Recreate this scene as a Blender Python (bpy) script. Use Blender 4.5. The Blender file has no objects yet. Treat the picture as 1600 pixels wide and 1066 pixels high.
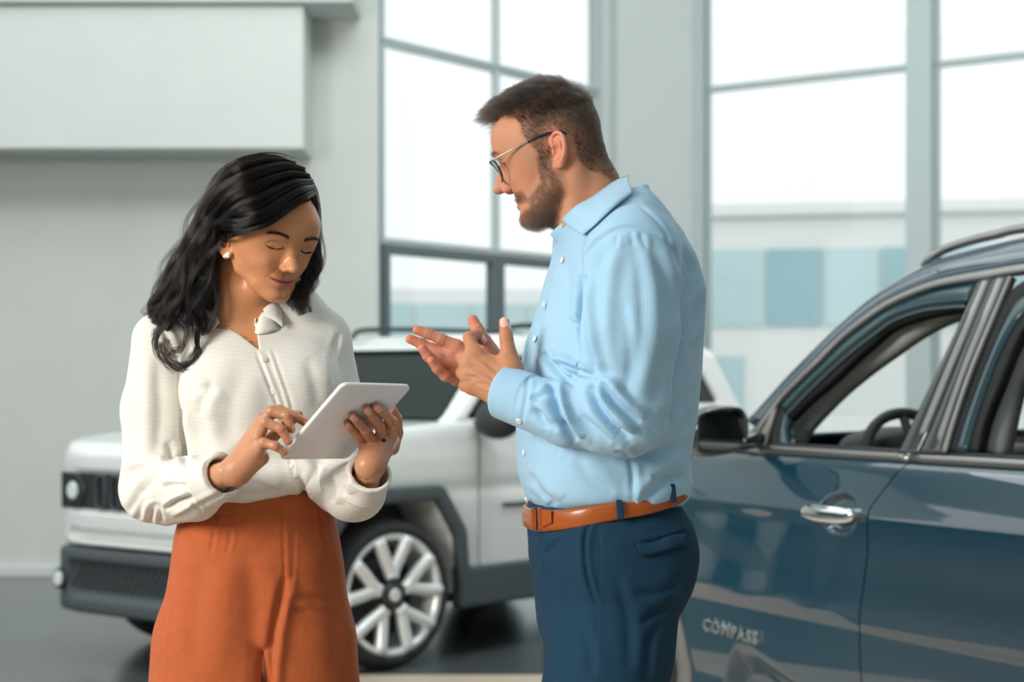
import bpy, math, random, time
import numpy as np
from mathutils import Vector, Matrix
T0 = time.time()
SC = bpy.context.scene
COL = SC.collection
# ------------------------------------------------------------------ camera
FPX, CH, HY = 2800.0, 1.3, 600.0          # focal length in px, eye height, horizon row
cd = bpy.data.cameras.new('camera'); cam = bpy.data.objects.new('camera', cd); COL.objects.link(cam)
cam.location = (0, 0, CH); cam.rotation_euler = (math.pi/2, 0, 0)
cd.sensor_width = 36; cd.lens = FPX*36/1600; cd.shift_y = (HY-533)/1600
cd.clip_start = .05; cd.clip_end = 400
cd.dof.use_dof = True; cd.dof.focus_distance = 2.95; cd.dof.aperture_fstop = 4.2
SC.camera = cam
SC.view_settings.view_transform = 'Standard'; SC.view_settings.look = 'None'
SC.view_settings.exposure = 0.0; SC.view_settings.gamma = 1.0; SC.view_settings.use_curve_mapping = False
SC.cycles.use_denoising = True
SC.cycles.max_bounces = 9; SC.cycles.diffuse_bounces = 3; SC.cycles.glossy_bounces = 4
SC.cycles.transparent_max_bounces = 16; SC.cycles.sample_clamp_indirect = 6
# ------------------------------------------------------------------ sky and added area lights
W = bpy.data.worlds.new('world'); SC.world = W; W.use_nodes = True
wn = W.node_tree; bg = wn.nodes['Background']
tc = wn.nodes.new('ShaderNodeTexCoord'); sx = wn.nodes.new('ShaderNodeSeparateXYZ'); rp = wn.nodes.new('ShaderNodeValToRGB')
wn.links.new(tc.outputs['Generated'], sx.inputs[0]); wn.links.new(sx.outputs['Z'], rp.inputs[0]); wn.links.new(rp.outputs[0], bg.inputs[0])
rp.color_ramp.elements[0].position = 0.0; rp.color_ramp.elements[0].color = (.80, .87, .87, 1)
rp.color_ramp.elements[1].position = .35; rp.color_ramp.elements[1].color = (1, 1, 1, 1)
bg.inputs[1].default_value = 1.25
def area_light(name, loc, aim, size, size_y, power, col=(1, 1, 1)):
    l = bpy.data.lights.new(name, 'AREA'); l.shape = 'RECTANGLE'; l.size = size; l.size_y = size_y; l.energy = power; l.color = col
    o = bpy.data.objects.new(name, l); COL.objects.link(o); o.location = loc
    o.rotation_euler = (Vector(aim)-Vector(loc)).to_track_quat('-Z', 'Y').to_euler(); return o
area_light('window_light', (-4.6, -.6, 3.0), (0, 3.0, 1.2), 2.2, 2.2, 390, (1, .95, .88))  # unseen area light added as the key from the left front
area_light('ceiling_lamp', (1.2, 3.2, 4.6), (.3, 3.4, 0), 3.5, 2.0, 20, (.93, .98, 1))  # unseen fill added above the two figures
area_light('ceiling_lamp', (.2, 6.5, 6.6), (.6, 14.6, 2.2), 5, 2, 260, (.93, .99, 1))  # added to brighten the column and window frames, no fixture modelled
area_light('ceiling_lamp', (-7, 7.5, 6.9), (-7, 7.5, 0), 6, 5, 200, (.97, 1, 1))  # added to brighten the upper door reflections and the figures from the left
area_light('ceiling_lamp', (2.6, 9.0, 6.9), (2.6, 9.0, 0), 5, 4, 130, (.95, 1, 1))  # unseen panel of light added for the highlight under the blue car's belt line
area_light('ceiling_lamp', (-1.6, 9.6, 6.85), (-1.6, 9.6, 0), 6, 3.0, 70, (.95, 1, 1))  # another added light, placed to be reflected in the blue car's shoulder
def P(px, py, Y): return np.array([(px-800)/FPX*Y, Y, CH-(py-HY)/FPX*Y])
# ------------------------------------------------------------------ materials
MATS = {}
def mat(name, col=(.8, .8, .8), rough=.5, metal=0, spec=.5, coat=0, coat_rough=.03, sss=0, sheen=0, alpha=1, attr=None, bump=None, noise=None, trans=0, ior=1.45, emit=None):
    """bump=(scale, strength, dist)  noise=(scale, amount) tints the colour; attr = vertex colour attribute multiplied in"""
    m = bpy.data.materials.new(name); m.use_nodes = True; nt = m.node_tree; b = nt.nodes['Principled BSDF']
    b.inputs['Base Color'].default_value = (*col, 1); b.inputs['Roughness'].default_value = rough
    b.inputs['Metallic'].default_value = metal; b.inputs['Specular IOR Level'].default_value = spec
    b.inputs['Coat Weight'].default_value = coat; b.inputs['Coat Roughness'].default_value = coat_rough
    b.inputs['Alpha'].default_value = alpha; b.inputs['IOR'].default_value = ior
    b.inputs['Transmission Weight'].default_value = trans
    if sheen: b.inputs['Sheen Weight'].default_value = sheen; b.inputs['Sheen Roughness'].default_value = .4
    if sss:
        b.inputs['Subsurface Weight'].default_value = sss; b.inputs['Subsurface Radius'].default_value = (1, .35, .18)
        b.inputs['Subsurface Scale'].default_value = .006
    if emit: b.inputs['Emission Color'].default_value = (*emit[:3], 1); b.inputs['Emission Strength'].default_value = emit[3]
    last = None
    if attr:
        a = nt.nodes.new('ShaderNodeAttribute'); a.attribute_name = attr; last = a.outputs['Color']
    if noise:
        tcn = nt.nodes.new('ShaderNodeTexCoord'); n = nt.nodes.new('ShaderNodeTexNoise'); n.inputs['Scale'].default_value = noise[0]; n.inputs['Detail'].default_value = 5
        nt.links.new(tcn.outputs['Object'], n.inputs['Vector'])
        mr = nt.nodes.new('ShaderNodeMapRange'); mr.inputs['To Min'].default_value = 1-noise[1]; mr.inputs['To Max'].default_value = 1+noise[1]
        nt.links.new(n.outputs['Fac'], mr.inputs['Value'])
        mx = nt.nodes.new('ShaderNodeVectorMath'); mx.operation = 'SCALE'; nt.links.new(mr.outputs[0], mx.inputs['Scale'])
        if last is not None: nt.links.new(last, mx.inputs[0])
        else: mx.inputs[0].default_value = col
        last = mx.outputs[0]
    if last is not None: nt.links.new(last, b.inputs['Base Color'])
    if bump:
        tcb = nt.nodes.new('ShaderNodeTexCoord'); n2 = nt.nodes.new('ShaderNodeTexNoise'); n2.inputs['Scale'].default_value = bump[0]; n2.inputs['Detail'].default_value = 4
        nt.links.new(tcb.outputs['Object'], n2.inputs['Vector'])
        bp = nt.nodes.new('ShaderNodeBump'); bp.inputs['Strength'].default_value = bump[1]; bp.inputs['Distance'].default_value = bump[2]
        nt.links.new(n2.outputs['Fac'], bp.inputs['Height']); nt.links.new(bp.outputs[0], b.inputs['Normal'])
    MATS[name] = m; return m
def glass_mat(name, tint=(1, 1, 1), refl=.12):
    m = bpy.data.materials.new(name); m.use_nodes = True; nt = m.node_tree; nt.nodes.remove(nt.nodes['Principled BSDF'])
    t = nt.nodes.new('ShaderNodeBsdfTransparent'); t.inputs[0].default_value = (*tint, 1)
    g = nt.nodes.new('ShaderNodeBsdfGlossy'); g.inputs['Roughness'].default_value = .02
    f = nt.nodes.new('ShaderNodeFresnel'); ge = nt.nodes.new('ShaderNodeNewGeometry'); mr = nt.nodes.new('ShaderNodeMapRange')
    mr.inputs['To Min'].default_value = 1.45; mr.inputs['To Max'].default_value = 1/1.45     # thin pane: no inner total reflection
    nt.links.new(ge.outputs['Backfacing'], mr.inputs['Value']); nt.links.new(mr.outputs[0], f.inputs[0])
    x = nt.nodes.new('ShaderNodeMixShader'); nt.links.new(f.outputs[0], x.inputs[0]); nt.links.new(t.outputs[0], x.inputs[1]); nt.links.new(g.outputs[0], x.inputs[2])
    nt.links.new(x.outputs[0], nt.nodes['Material Output'].inputs[0]); return m
# ------------------------------------------------------------------ objects
def link(o, parent=None):
    COL.objects.link(o)
    if parent is not None:
        o.parent = parent; o.matrix_parent_inverse = parent.matrix_basis.inverted()
    return o
def mesh_obj(name, V, F, m=None, parent=None, smooth=True, colors=None, uv=None):
    me = bpy.data.meshes.new(name)
    V = np.asarray(V, dtype=np.float32)
    if isinstance(F, np.ndarray) and F.ndim == 2:
        nf, k = F.shape
        me.vertices.add(len(V)); me.vertices.foreach_set('co', V.ravel())
        me.loops.add(nf*k); me.loops.foreach_set('vertex_index', F.astype(np.int32).ravel())
        me.polygons.add(nf); me.polygons.foreach_set('loop_start', np.arange(0, nf*k, k, dtype=np.int32)); me.polygons.foreach_set('loop_total', np.full(nf, k, dtype=np.int32))
        me.update(calc_edges=True)
    else:
        me.from_pydata([tuple(v) for v in V.tolist()], [], [tuple(int(i) for i in f) for f in F])
    if smooth: me.polygons.foreach_set('use_smooth', np.ones(len(me.polygons), dtype=bool))
    if colors is not None:
        a = me.color_attributes.new('Col', 'FLOAT_COLOR', 'POINT'); c = np.ones((len(V), 4), dtype=np.float32); c[:, :3] = colors; a.data.foreach_set('color', c.ravel())
    if uv is not None:
        a = me.attributes.new('cuv', 'FLOAT_VECTOR', 'POINT'); c = np.zeros((len(V), 3), dtype=np.float32); c[:, :uv.shape[1]] = uv; a.data.foreach_set('vector', c.ravel())
    if m: me.materials.append(m)
    me.update(); me.validate()
    return link(bpy.data.objects.new(name, me), parent)
def tag(o, label=None, cat=None, group=None, kind=None):
    if label: o['label'] = label
    if cat: o['category'] = cat
    if group: o['group'] = group
    if kind: o['kind'] = kind
    return o
def empty(name, loc, rz=0):
    o = bpy.data.objects.new(name, None); o.empty_display_size = .1; o.location = loc; o.rotation_euler = (0, 0, rz); COL.objects.link(o)
    bpy.context.view_layer.update() if False else None
    return o
class MB:
    """collects simple solids"""
    def __init__(s): s.v = []; s.f = []
    def add(s, v, f):
        o = len(s.v); s.v += [tuple(map(float, p)) for p in v]; s.f += [tuple(i+o for i in q) for q in f]; return s
    def box(s, lo, hi, M=None, bev=0):
        (a, b, c), (d, e, f_) = lo, hi
        if bev:
            pts = []; r = bev
            # chamfered box : 24 verts
            import itertools
            idx = {}
            for sx_, sy_, sz_ in itertools.product((0, 1), repeat=3):
                x = (a, d)[sx_]; y = (b, e)[sy_]; z = (c, f_)[sz_]
                ix = r*(1-2*sx_); iy = r*(1-2*sy_); iz = r*(1-2*sz_)
                idx[(sx_, sy_, sz_, 0)] = len(pts); pts.append((x, y+iy, z+iz))
                idx[(sx_, sy_, sz_, 1)] = len(pts); pts.append((x+ix, y, z+iz))
                idx[(sx_, sy_, sz_, 2)] = len(pts); pts.append((x+ix, y+iy, z))
            F = []
            for s0 in (0, 1):
                F.append([idx[(s0, 0, 0, 0)], idx[(s0, 1, 0, 0)], idx[(s0, 1, 1, 0)], idx[(s0, 0, 1, 0)]][::(1 if s0 else -1)])
                F.append([idx[(0, s0, 0, 1)], idx[(1, s0, 0, 1)], idx[(1, s0, 1, 1)], idx[(0, s0, 1, 1)]][::(-1 if s0 else 1)])
                F.append([idx[(0, 0, s0, 2)], idx[(1, 0, s0, 2)], idx[(1, 1, s0, 2)], idx[(0, 1, s0, 2)]][::(1 if s0 else -1)])
            for i in (0, 1):
                for j in (0, 1):
                    F.append([idx[(i, j, 0, 0)], idx[(i, j, 0, 1)], idx[(i, j, 1, 1)], idx[(i, j, 1, 0)]])
                    F.append([idx[(i, 0, j, 0)], idx[(i, 0, j, 2)], idx[(i, 1, j, 2)], idx[(i, 1, j, 0)]])
                    F.append([idx[(0, i, j, 1)], idx[(0, i, j, 2)], idx[(1, i, j, 2)], idx[(1, i, j, 1)]])
                    for k in (0, 1): F.append([idx[(i, j, k, 0)], idx[(i, j, k, 1)], idx[(i, j, k, 2)]])
            v = pts
        else:
            v = [(a, b, c), (d, b, c), (d, e, c), (a, e, c), (a, b, f_), (d, b, f_), (d, e, f_), (a, e, f_)]
            F = [(0, 3, 2, 1), (4, 5, 6, 7), (0, 1, 5, 4), (1, 2, 6, 5), (2, 3, 7, 6), (3, 0, 4, 7)]
        if M is not None: v = [tuple(M @ Vector(p)) for p in v]
        return s.add(v, F)
    def tube(s, pts, r, n=8, closed=False, cap=True, flat=None):
        pts = [np.array(p, float) for p in pts]; N = len(pts); rr = r if hasattr(r, '__len__') else [r]*N
        tang = []
        for i in range(N):
            a = pts[(i-1) % N] if (closed or i > 0) else pts[0]; b = pts[(i+1) % N] if (closed or i < N-1) else pts[-1]
            t = b-a; tang.append(t/(np.linalg.norm(t)+1e-12))
        up = np.array([0, 0, 1.]) if abs(tang[0][2]) < .9 else np.array([1., 0, 0])
        V = []; 
        for i in range(N):
            t = tang[i]; u = up - t*np.dot(up, t); u /= np.linalg.norm(u)+1e-12; w = np.cross(t, u); up = u
            for k in range(n):
                a = 2*math.pi*k/n; fu, fw = (1, 1) if flat is None else flat
                V.append(pts[i]+rr[i]*(math.cos(a)*u*fu+math.sin(a)*w*fw))
        F = []
        M_ = N if closed else N-1
        for i in range(M_):
            for k in range(n):
                j = (i+1) % N; F.append((i*n+k, i*n+(k+1) % n, j*n+(k+1) % n, j*n+k))
        if cap and not closed: F.append(tuple(range(n))[::-1]); F.append(tuple((N-1)*n+k for k in range(n)))
        return s.add(V, F)
    def disc(s, c, nrm, r, h, n=24, bev=0):
        c = Vector(c); q = Vector(nrm).to_track_quat('Z', 'Y').to_matrix()
        prof = [(r, 0), (r, h-bev), (r-bev, h)] if bev else [(r, 0), (r, h)]
        V = [c+q@Vector((p[0]*math.cos(2*math.pi*k/n), p[0]*math.sin(2*math.pi*k/n), p[1])) for p in prof for k in range(n)]
        F = [(i*n+k, i*n+(k+1) % n, (i+1)*n+(k+1) % n, (i+1)*n+k) for i in range(len(prof)-1) for k in range(n)]
        F.append(tuple(range(n))[::-1]); F.append(tuple((len(prof)-1)*n+k for k in range(n)))
        return s.add(V, F)
    def lathe(s, prof, c, ax, n=48, closed=False):
        """prof list of (radius, along axis)"""
        c = Vector(c); q = Vector(ax).to_track_quat('Z', 'Y').to_matrix()
        V = [c+q@Vector((p[0]*math.cos(2*math.pi*k/n), p[0]*math.sin(2*math.pi*k/n), p[1])) for p in prof for k in range(n)]
        L = len(prof); F = [(i*n+k, i*n+(k+1) % n, ((i+1) % L)*n+(k+1) % n, ((i+1) % L)*n+k) for i in range(L if closed else L-1) for k in range(n)]
        return s.add(V, F)
    def build(s, name, m, parent=None, smooth=False, angle=None):
        o = mesh_obj(name, np.array(s.v), s.f, m, parent, smooth or angle is not None)
        if angle is not None:
            me = o.data; me.update()
            en = {}
            for p in me.polygons:
                for k in p.edge_keys: en.setdefault(k, []).append(p.normal.copy())
            for e in me.edges:
                ns = en.get(e.key, [])
                if len(ns) == 2 and ns[0].angle(ns[1], 0) > math.radians(angle): e.use_edge_sharp = True
        return o
# ------------------------------------------------------------------ implicit surfaces
f32 = np.float32
def smin(a, b, k):
    if k <= 0: return np.minimum(a, b)
    h = np.maximum(k-np.abs(a-b), 0)/k
    return np.minimum(a, b)-h*h*(k*.25)
def smax(a, b, k): return -smin(-a, -b, k)
def capsule(p, a, b, ra, rb=None):
    rb = ra if rb is None else rb
    a = np.asarray(a, f32); b = np.asarray(b, f32); ba = b-a; pa = p-a
    t = np.clip((pa@ba)/(float(ba@ba)+1e-12), 0, 1)
    d = pa-t[:, None]*ba
    return np.sqrt((d*d).sum(1))-(ra+(rb-ra)*t)
def chain(p, pts, rad, k=.004):
    d = None
    for i in range(len(pts)-1):
        c = capsule(p, pts[i], pts[i+1], rad[i], rad[i+1]); d = c if d is None else smin(d, c, k)
    return d
def ellip(p, c, r, R=None):
    q = p-np.asarray(c, f32)
    if R is not None: q = q@np.asarray(R, f32)      # columns of R = ellipsoid axes
    r = np.asarray(r, f32); k0 = np.sqrt(((q/r)**2).sum(1)); k1 = np.sqrt(((q/(r*r))**2).sum(1))+1e-9
    return k0*(k0-1)/k1
def lut(tab):
    """smooth monotone-ish interpolation table -> function"""
    t = np.array(tab, float); x = t[:, 0]; y = t[:, 1:]
    n = len(x); m = np.zeros_like(y); h = np.diff(x); dl = np.diff(y, axis=0)/h[:, None]
    for i in range(1, n-1):
        s = dl[i-1]*dl[i]; m[i] = np.where(s > 0, 2*s/(dl[i-1]+dl[i]+1e-12), 0) if True else 0
        m[i] = np.where(s > 0, 3*(h[i-1]+h[i])/((2*h[i]+h[i-1])/(dl[i-1]+1e-12*(dl[i-1] == 0))+(h[i]+2*h[i-1])/(dl[i]+1e-12*(dl[i] == 0))), 0)
    m[0] = dl[0]; m[-1] = dl[-1]
    xs = np.linspace(x[0], x[-1], 400); ys = np.zeros((400, y.shape[1]))
    i = np.clip(np.searchsorted(x, xs)-1, 0, n-2); u = (xs-x[i])/h[i]; u = u[:, None]; hh = h[i][:, None]
    ys = (2*u**3-3*u**2+1)*y[i]+(u**3-2*u**2+u)*hh*m[i]+(-2*u**3+3*u**2)*y[i+1]+(u**3-u**2)*hh*m[i+1]
    def f(v): return [np.interp(v, xs, ys[:, j]).astype(f32) for j in range(ys.shape[1])]
    return f
def loft_field(p, z, tabf, yaw=0., z0=None, z1=None, kc=.02):
    """superellipse sections: table (z, cx, cy, rx, ry, n); x axis turned by yaw"""
    cx, cy, rx, ry, n = tabf(z)
    dx = p[:, 0]-cx; dy = p[:, 1]-cy; c, s = math.cos(yaw), math.sin(yaw)
    u = np.abs(dx*c+dy*s)/rx; v = np.abs(-dx*s+dy*c)/ry
    g = (u**n+v**n)**(1/n)
    d = (g-1)*np.minimum(rx, ry)
    if z0 is not None: d = smax(d, z0-z, kc)
    if z1 is not None: d = smax(d, z-z1, kc)
    return d
def vnoise(p, scale, seed=0):
    """cheap smooth value noise"""
    q = p*scale+seed*17.13; i = np.floor(q).astype(np.int64); f = q-i; f = f*f*(3-2*f)
    def h(a):
        n = (a[:, 0]*73856093) ^ (a[:, 1]*19349663) ^ (a[:, 2]*83492791); n = (n ^ (n >> 13))*1274126177; n = n & 0x7fffffff
        return (n % 65536)/32768.-1
    r = 0
    for dx in (0, 1):
        for dy in (0, 1):
            for dz in (0, 1):
                w = (f[:, 0] if dx else 1-f[:, 0])*(f[:, 1] if dy else 1-f[:, 1])*(f[:, 2] if dz else 1-f[:, 2])
                r = r+w*h(i+np.array([dx, dy, dz]))
    return r
def surf(f, lo, hi, res, c=4, lip=1.5, newton=1):
    lo = np.array(lo, float); hi = np.array(hi, float)
    nb = np.ceil((hi-lo)/(res*c)).astype(int)+1; n = nb*c
    bc = [lo[a]+(np.arange(nb[a])*c+(c-1)/2)*res for a in range(3)]
    G = np.stack(np.meshgrid(*bc, indexing='ij'), -1).reshape(-1, 3).astype(f32)
    fc = f(G).reshape(nb)
    act = np.argwhere(np.abs(fc) < res*c*.9*lip)
    D6 = np.empty((nb[0], c, nb[1], c, nb[2], c), dtype=f32); D6[:] = fc[:, None, :, None, :, None]
    loc = np.stack(np.meshgrid(*[np.arange(c)]*3, indexing='ij'), -1).reshape(-1, 3)
    step = 6000
    for s in range(0, len(act), step):
        a = act[s:s+step]; pts = ((a[:, None, :]*c+loc[None])*res+lo).reshape(-1, 3).astype(f32)
        v = f(pts).reshape(len(a), c, c, c)
        D6[a[:, 0], :, a[:, 1], :, a[:, 2], :] = v
    D = D6.reshape(n); ins = D < 0
    ins[0] = ins[-1] = False; ins[:, 0] = ins[:, -1] = False; ins[:, :, 0] = ins[:, :, -1] = False
    D = np.where(ins, np.minimum(D, -1e-7), np.maximum(D, 1e-7))
    cnt = np.zeros(tuple(n-1), np.int8)
    for i in (0, 1):
        for j in (0, 1):
            for k in (0, 1): cnt += ins[i:n[0]-1+i, j:n[1]-1+j, k:n[2]-1+k]
    cells = np.argwhere((cnt > 0) & (cnt < 8))
    idg = np.full(tuple(n-1), -1, np.int32); idg[cells[:, 0], cells[:, 1], cells[:, 2]] = np.arange(len(cells))
    acc = np.zeros((len(cells), 3)); num = np.zeros(len(cells))
    for ax in range(3):
        o = [q for q in range(3) if q != ax]
        for i in (0, 1):
            for j in (0, 1):
                off = np.zeros(3, int); off[o[0]] = i; off[o[1]] = j; a = cells+off; b = a.copy(); b[:, ax] += 1
                da = D[a[:, 0], a[:, 1], a[:, 2]]; db = D[b[:, 0], b[:, 1], b[:, 2]]; x = (da < 0) != (db < 0)
                t = np.where(x, da/(da-db+1e-20), 0); pos = a.astype(float); pos[:, ax] += t
                acc[x] += pos[x]; num[x] += 1
    V = acc/num[:, None]*res+lo
    Q = []
    for ax in range(3):
        o1, o2 = (ax+1) % 3, (ax+2) % 3
        sl = [slice(None)]*3; sl2 = [slice(None)]*3; sl[ax] = slice(0, -1); sl2[ax] = slice(1, None)
        A = ins[tuple(sl)]; B = ins[tuple(sl2)]
        e = np.argwhere(A != B); e = e[(e[:, o1] > 0) & (e[:, o2] > 0) & (e[:, o1] < n[o1]-1) & (e[:, o2] < n[o2]-1)]
        flip = B[e[:, 0], e[:, 1], e[:, 2]]
        def cid(d1, d2):
            q = e.copy(); q[:, o1] -= d1; q[:, o2] -= d2; return idg[q[:, 0], q[:, 1], q[:, 2]]
        q = np.stack([cid(0, 0), cid(1, 0), cid(1, 1), cid(0, 1)], 1); q[flip] = q[flip][:, ::-1]; Q.append(q)
    Q = np.concatenate(Q); Q = Q[(Q >= 0).all(1)]
    for _ in range(newton):
        g, v = grad(f, V, res*.5); gl = (g*g).sum(1)+1e-9; stp = np.clip(v/gl, -res, res)[:, None]*g; V = V-stp*.9
    return V, Q
def grad(f, V, e):
    g = np.zeros_like(V)
    for a in range(3):
        d = np.zeros(3); d[a] = e; g[:, a] = (f((V+d).astype(f32))-f((V-d).astype(f32)))/(2*e)
    return g, f(V.astype(f32)).astype(float)
def vnormals(V, Q):
    n = np.zeros_like(V); a = V[Q[:, 2]]-V[Q[:, 0]]; b = V[Q[:, 3]]-V[Q[:, 1]]; fn = np.cross(a, b)
    for k in range(4): np.add.at(n, Q[:, k], fn)
    return n/(np.linalg.norm(n, axis=1)[:, None]+1e-12)
def project(V): return 800+V[:, 0]/V[:, 1]*FPX, HY-(V[:, 2]-CH)/V[:, 1]*FPX
def smooth(e0, e1, x): t = np.clip((x-e0)/(e1-e0), 0, 1); return t*t*(3-2*t)
def catmull(pts, n=8):
    pts = [np.array(p, float) for p in pts]; pp = [2*pts[0]-pts[1]]+pts+[2*pts[-1]-pts[-2]]; out = []
    for i in range(1, len(pp)-2):
        for k in range(n):
            t = k/n; a, b, c, d = pp[i-1:i+3]
            out.append(.5*((2*b)+(-a+c)*t+(2*a-5*b+4*c-d)*t*t+(-a+3*b-3*c+d)*t**3))
    out.append(pts[-1]); return out
def folds(V, Q, strokes, nrm=None):
    """cloth folds pressed into the side that faces the viewer of the sketch: stroke = (points, width_px, depth_mm, [ymax])
    positive depth: a furrow with a raised lip on its left side (direction of travel), negative: a ridge"""
    N = vnormals(V, Q) if nrm is None else nrm
    px, py = project(V); face = smooth(.05, .4, -N[:, 1]); D = np.zeros(len(V))
    for s in strokes:
        pts, w, amp = s[:3]; ym = s[3] if len(s) > 3 else 99; y0 = s[4] if len(s) > 4 else -9
        c = np.array(catmull(pts, 6)); lo = c.min(0)-w*4; hi = c.max(0)+w*4
        sel = np.where((px > lo[0]) & (px < hi[0]) & (py > lo[1]) & (py < hi[1]) & (V[:, 1] < ym) & (V[:, 1] > y0))[0]
        if len(sel) == 0: continue
        qx, qy = px[sel], py[sel]; best = np.full(len(sel), 1e9); side = np.zeros(len(sel)); tt = np.zeros(len(sel)); n = len(c)-1
        for i in range(n):
            a = c[i]; b = c[i+1]; ba = b-a; L = ba@ba+1e-9; t = np.clip(((qx-a[0])*ba[0]+(qy-a[1])*ba[1])/L, 0, 1)
            dx = qx-a[0]-t*ba[0]; dy = qy-a[1]-t*ba[1]; d = np.hypot(dx, dy); m = d < best
            best[m] = d[m]; side[m] = np.sign(ba[0]*dy-ba[1]*dx)[m]; tt[m] = ((i+t)/n)[m]
        tap = np.sqrt(np.clip(np.minimum(tt, 1-tt)*4, 0, 1)); sd = best*side
        prof = -np.exp(-(best/w)**2)+.75*np.exp(-((sd+1.9*w)/(1.4*w))**2)+.25*np.exp(-((sd-2.2*w)/(1.6*w))**2)
        D[sel] += prof*tap*amp*.001
    return V+N*(D*face)[:, None]
def new_strands(name, strands, radii, m, parent=None):
    """strands: list of (k,3) arrays; radii: list of (root, tip)"""
    hc = bpy.data.hair_curves.new(name); sizes = [len(s) for s in strands]
    hc.add_curves(sizes)
    P_ = np.concatenate(strands).astype(np.float32); hc.position_data.foreach_set('vector', P_.ravel()) if hasattr(hc, 'position_data') else hc.attributes['position'].data.foreach_set('vector', P_.ravel())
    R_ = np.concatenate([np.linspace(r[0], r[1], k) for r, k in zip(radii, sizes)]).astype(np.float32)
    ra = hc.attributes.get('radius') or hc.attributes.new('radius', 'FLOAT', 'POINT'); ra.data.foreach_set('value', R_)
    hc.materials.append(m)
    return link(bpy.data.objects.new(name, hc), parent)
def poly_sd(x, y, pts):
    pts = np.array(pts, f32); n = len(pts); d = np.full(x.shape, 1e9, f32); s = np.ones(x.shape, f32)
    for i in range(n):
        a = pts[i]; b = pts[i-1]; ex, ey = b-a; wx = x-a[0]; wy = y-a[1]
        t = np.clip((wx*ex+wy*ey)/(ex*ex+ey*ey+1e-12), 0, 1); bx = wx-ex*t; by = wy-ey*t; d = np.minimum(d, bx*bx+by*by)
        c1 = y >= a[1]; c2 = y < b[1]; c3 = ex*wy > ey*wx
        flip = (c1 & c2 & c3) | (~c1 & ~c2 & ~c3); s = np.where(flip, -s, s)
    return s*np.sqrt(d)
# ================================================================== THE SETTING
M = MATS
mat('floor', (.080, .094, .098), rough=.22, noise=(1.2, .12), spec=.5)
mat('platform', (.62, .50, .40), rough=.3, noise=(6, .1))
mat('wall', (.60, .635, .60), rough=.8, noise=(2.2, .05), bump=(5, .4, .01))
mat('wallbox', (.62, .655, .63), rough=.8, noise=(2.5, .05), bump=(5, .4, .01))
mat('column', (.62, .67, .67), rough=.75, noise=(2.5, .04), bump=(6, .3, .01))
mat('frame_light', (.52, .61, .62), rough=.5)
mat('frame_dark', (.12, .155, .165), rough=.45)
mat('base', (.62, .65, .64), rough=.5)
mat('paving', (.62, .64, .62), rough=.9, noise=(.3, .1))
mat('far_white', (.86, .89, .88), rough=.8)
mat('far_glass', (.32, .52, .57), rough=.25, noise=(.25, .35))
mat('far_glass_pale', (.52, .70, .73), rough=.25, noise=(.25, .25))
mat('red', (.5, .04, .06), rough=.4)
PANE = glass_mat('pane', (.985, 1, 1))
def struct(name, mb, m, parent=None, **k):
    o = mb.build(name, m, parent, **k)
    if parent is None: o['kind'] = 'structure'
    return o
struct('floor', MB().box((-14, -4, -.1), (14, 17.5, 0)), M['floor'])
# pale timber display platform, its boards laid side by side
pf = struct('floor_platform', MB().box((-.95, .8, 0), (5.2, 7.96, .008)), M['platform'])
GY = 0
gr = struct('ground', MB().box((-60, 17.5, -.25), (60, 90, -.12)), M['paving'])
LWY = 12.1
struct('ceiling', MB().box((-12, -2, 7.0), (9, 15.6, 7.2)), M['wallbox'])
struct('wall_back', MB().box((-12, -4.3, 0), (9, -4, 7)), M['wallbox'])
struct('wall_right', MB().box((9, -4, 0), (9.3, 10, 7)), M['wall'])
struct('wall_west', MB().box((-12.3, -4, 0), (-12, 12.1, 2.3)), M['frame_dark'])
wl = struct('wall_left', MB().box((-12, LWY, 0), (-.905, LWY+.35, 7)), M['wall'])
struct('trim_1', MB().box((-12, LWY-.55, 3.76), (-2.3+1.28, LWY, 6.5), bev=.01), M['wallbox'])       # beam along the top
struct('trim_2', MB().box((-12, LWY-.5, 2.82), (-1.35, LWY, 3.755), bev=.01), M['wallbox'])      # boxed duct on the wall
struct('baseboard_left', MB().box((-12, LWY-.03, 0), (-.905, LWY, .07), bev=.004), M['base'])
def wall_run(a, ang):
    """frame for a window wall starting at a going along heading ang (radians from +X)"""
    return Matrix.Translation((a[0], a[1], 0)) @ Matrix.Rotation(ang, 4, 'Z')
# window wall left of the column
ML = wall_run((-.905, 12.3), math.radians(54))
def win(name, Mx, u0, u1, z0, z1, w, d, fm, parent=None):
    """one window: an outer frame and its pane"""
    mb = MB()
    mb.box((u0, -d/2, z0), (u0+w, d/2, z1), Mx, .006); mb.box((u1-w, -d/2, z0), (u1, d/2, z1), Mx, .006)
    mb.box((u0+w, -d/2, z0), (u1-w, d/2, z0+w), Mx, .006); mb.box((u0+w, -d/2, z1-w), (u1-w, d/2, z1), Mx, .006)
    o = mb.build(name, fm); o['kind'] = 'structure'
    MB().box((u0+w, -.006, z0+w), (u1-w, .006, z1-w), Mx).build('pane', PANE, o)
    return o
n = 1
U = [0, 1.33, 2.72]
for i in range(2):
    win('window_%d' % n, ML, U[i]+.002, U[i+1]-.002, 3.66, 6.5, .028, .05, M['frame_light']); n += 1
    win('window_%d' % n, ML, U[i]+.002, U[i+1]-.002, 2.28, 3.65, .028, .05, M['frame_light']); n += 1
    win('window_%d' % n, ML, U[i]+.002, U[i+1]-.002, .02, 2.27, .075, .07, M['frame_dark']); n += 1
# column in the corner, with a dark recessed strip beside it
struct('trim_3', MB().box((2.73, -.1, 0), (2.87, .1, 7), ML), M['column'])
struct('trim_4', MB().box((2.875, -.08, 0), (2.96, .12, 7), ML), M['frame_dark'])
struct('column', MB().box((.815, 14.55, 0), (1.50, 15.2, 7), bev=.01), M['column'])
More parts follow.
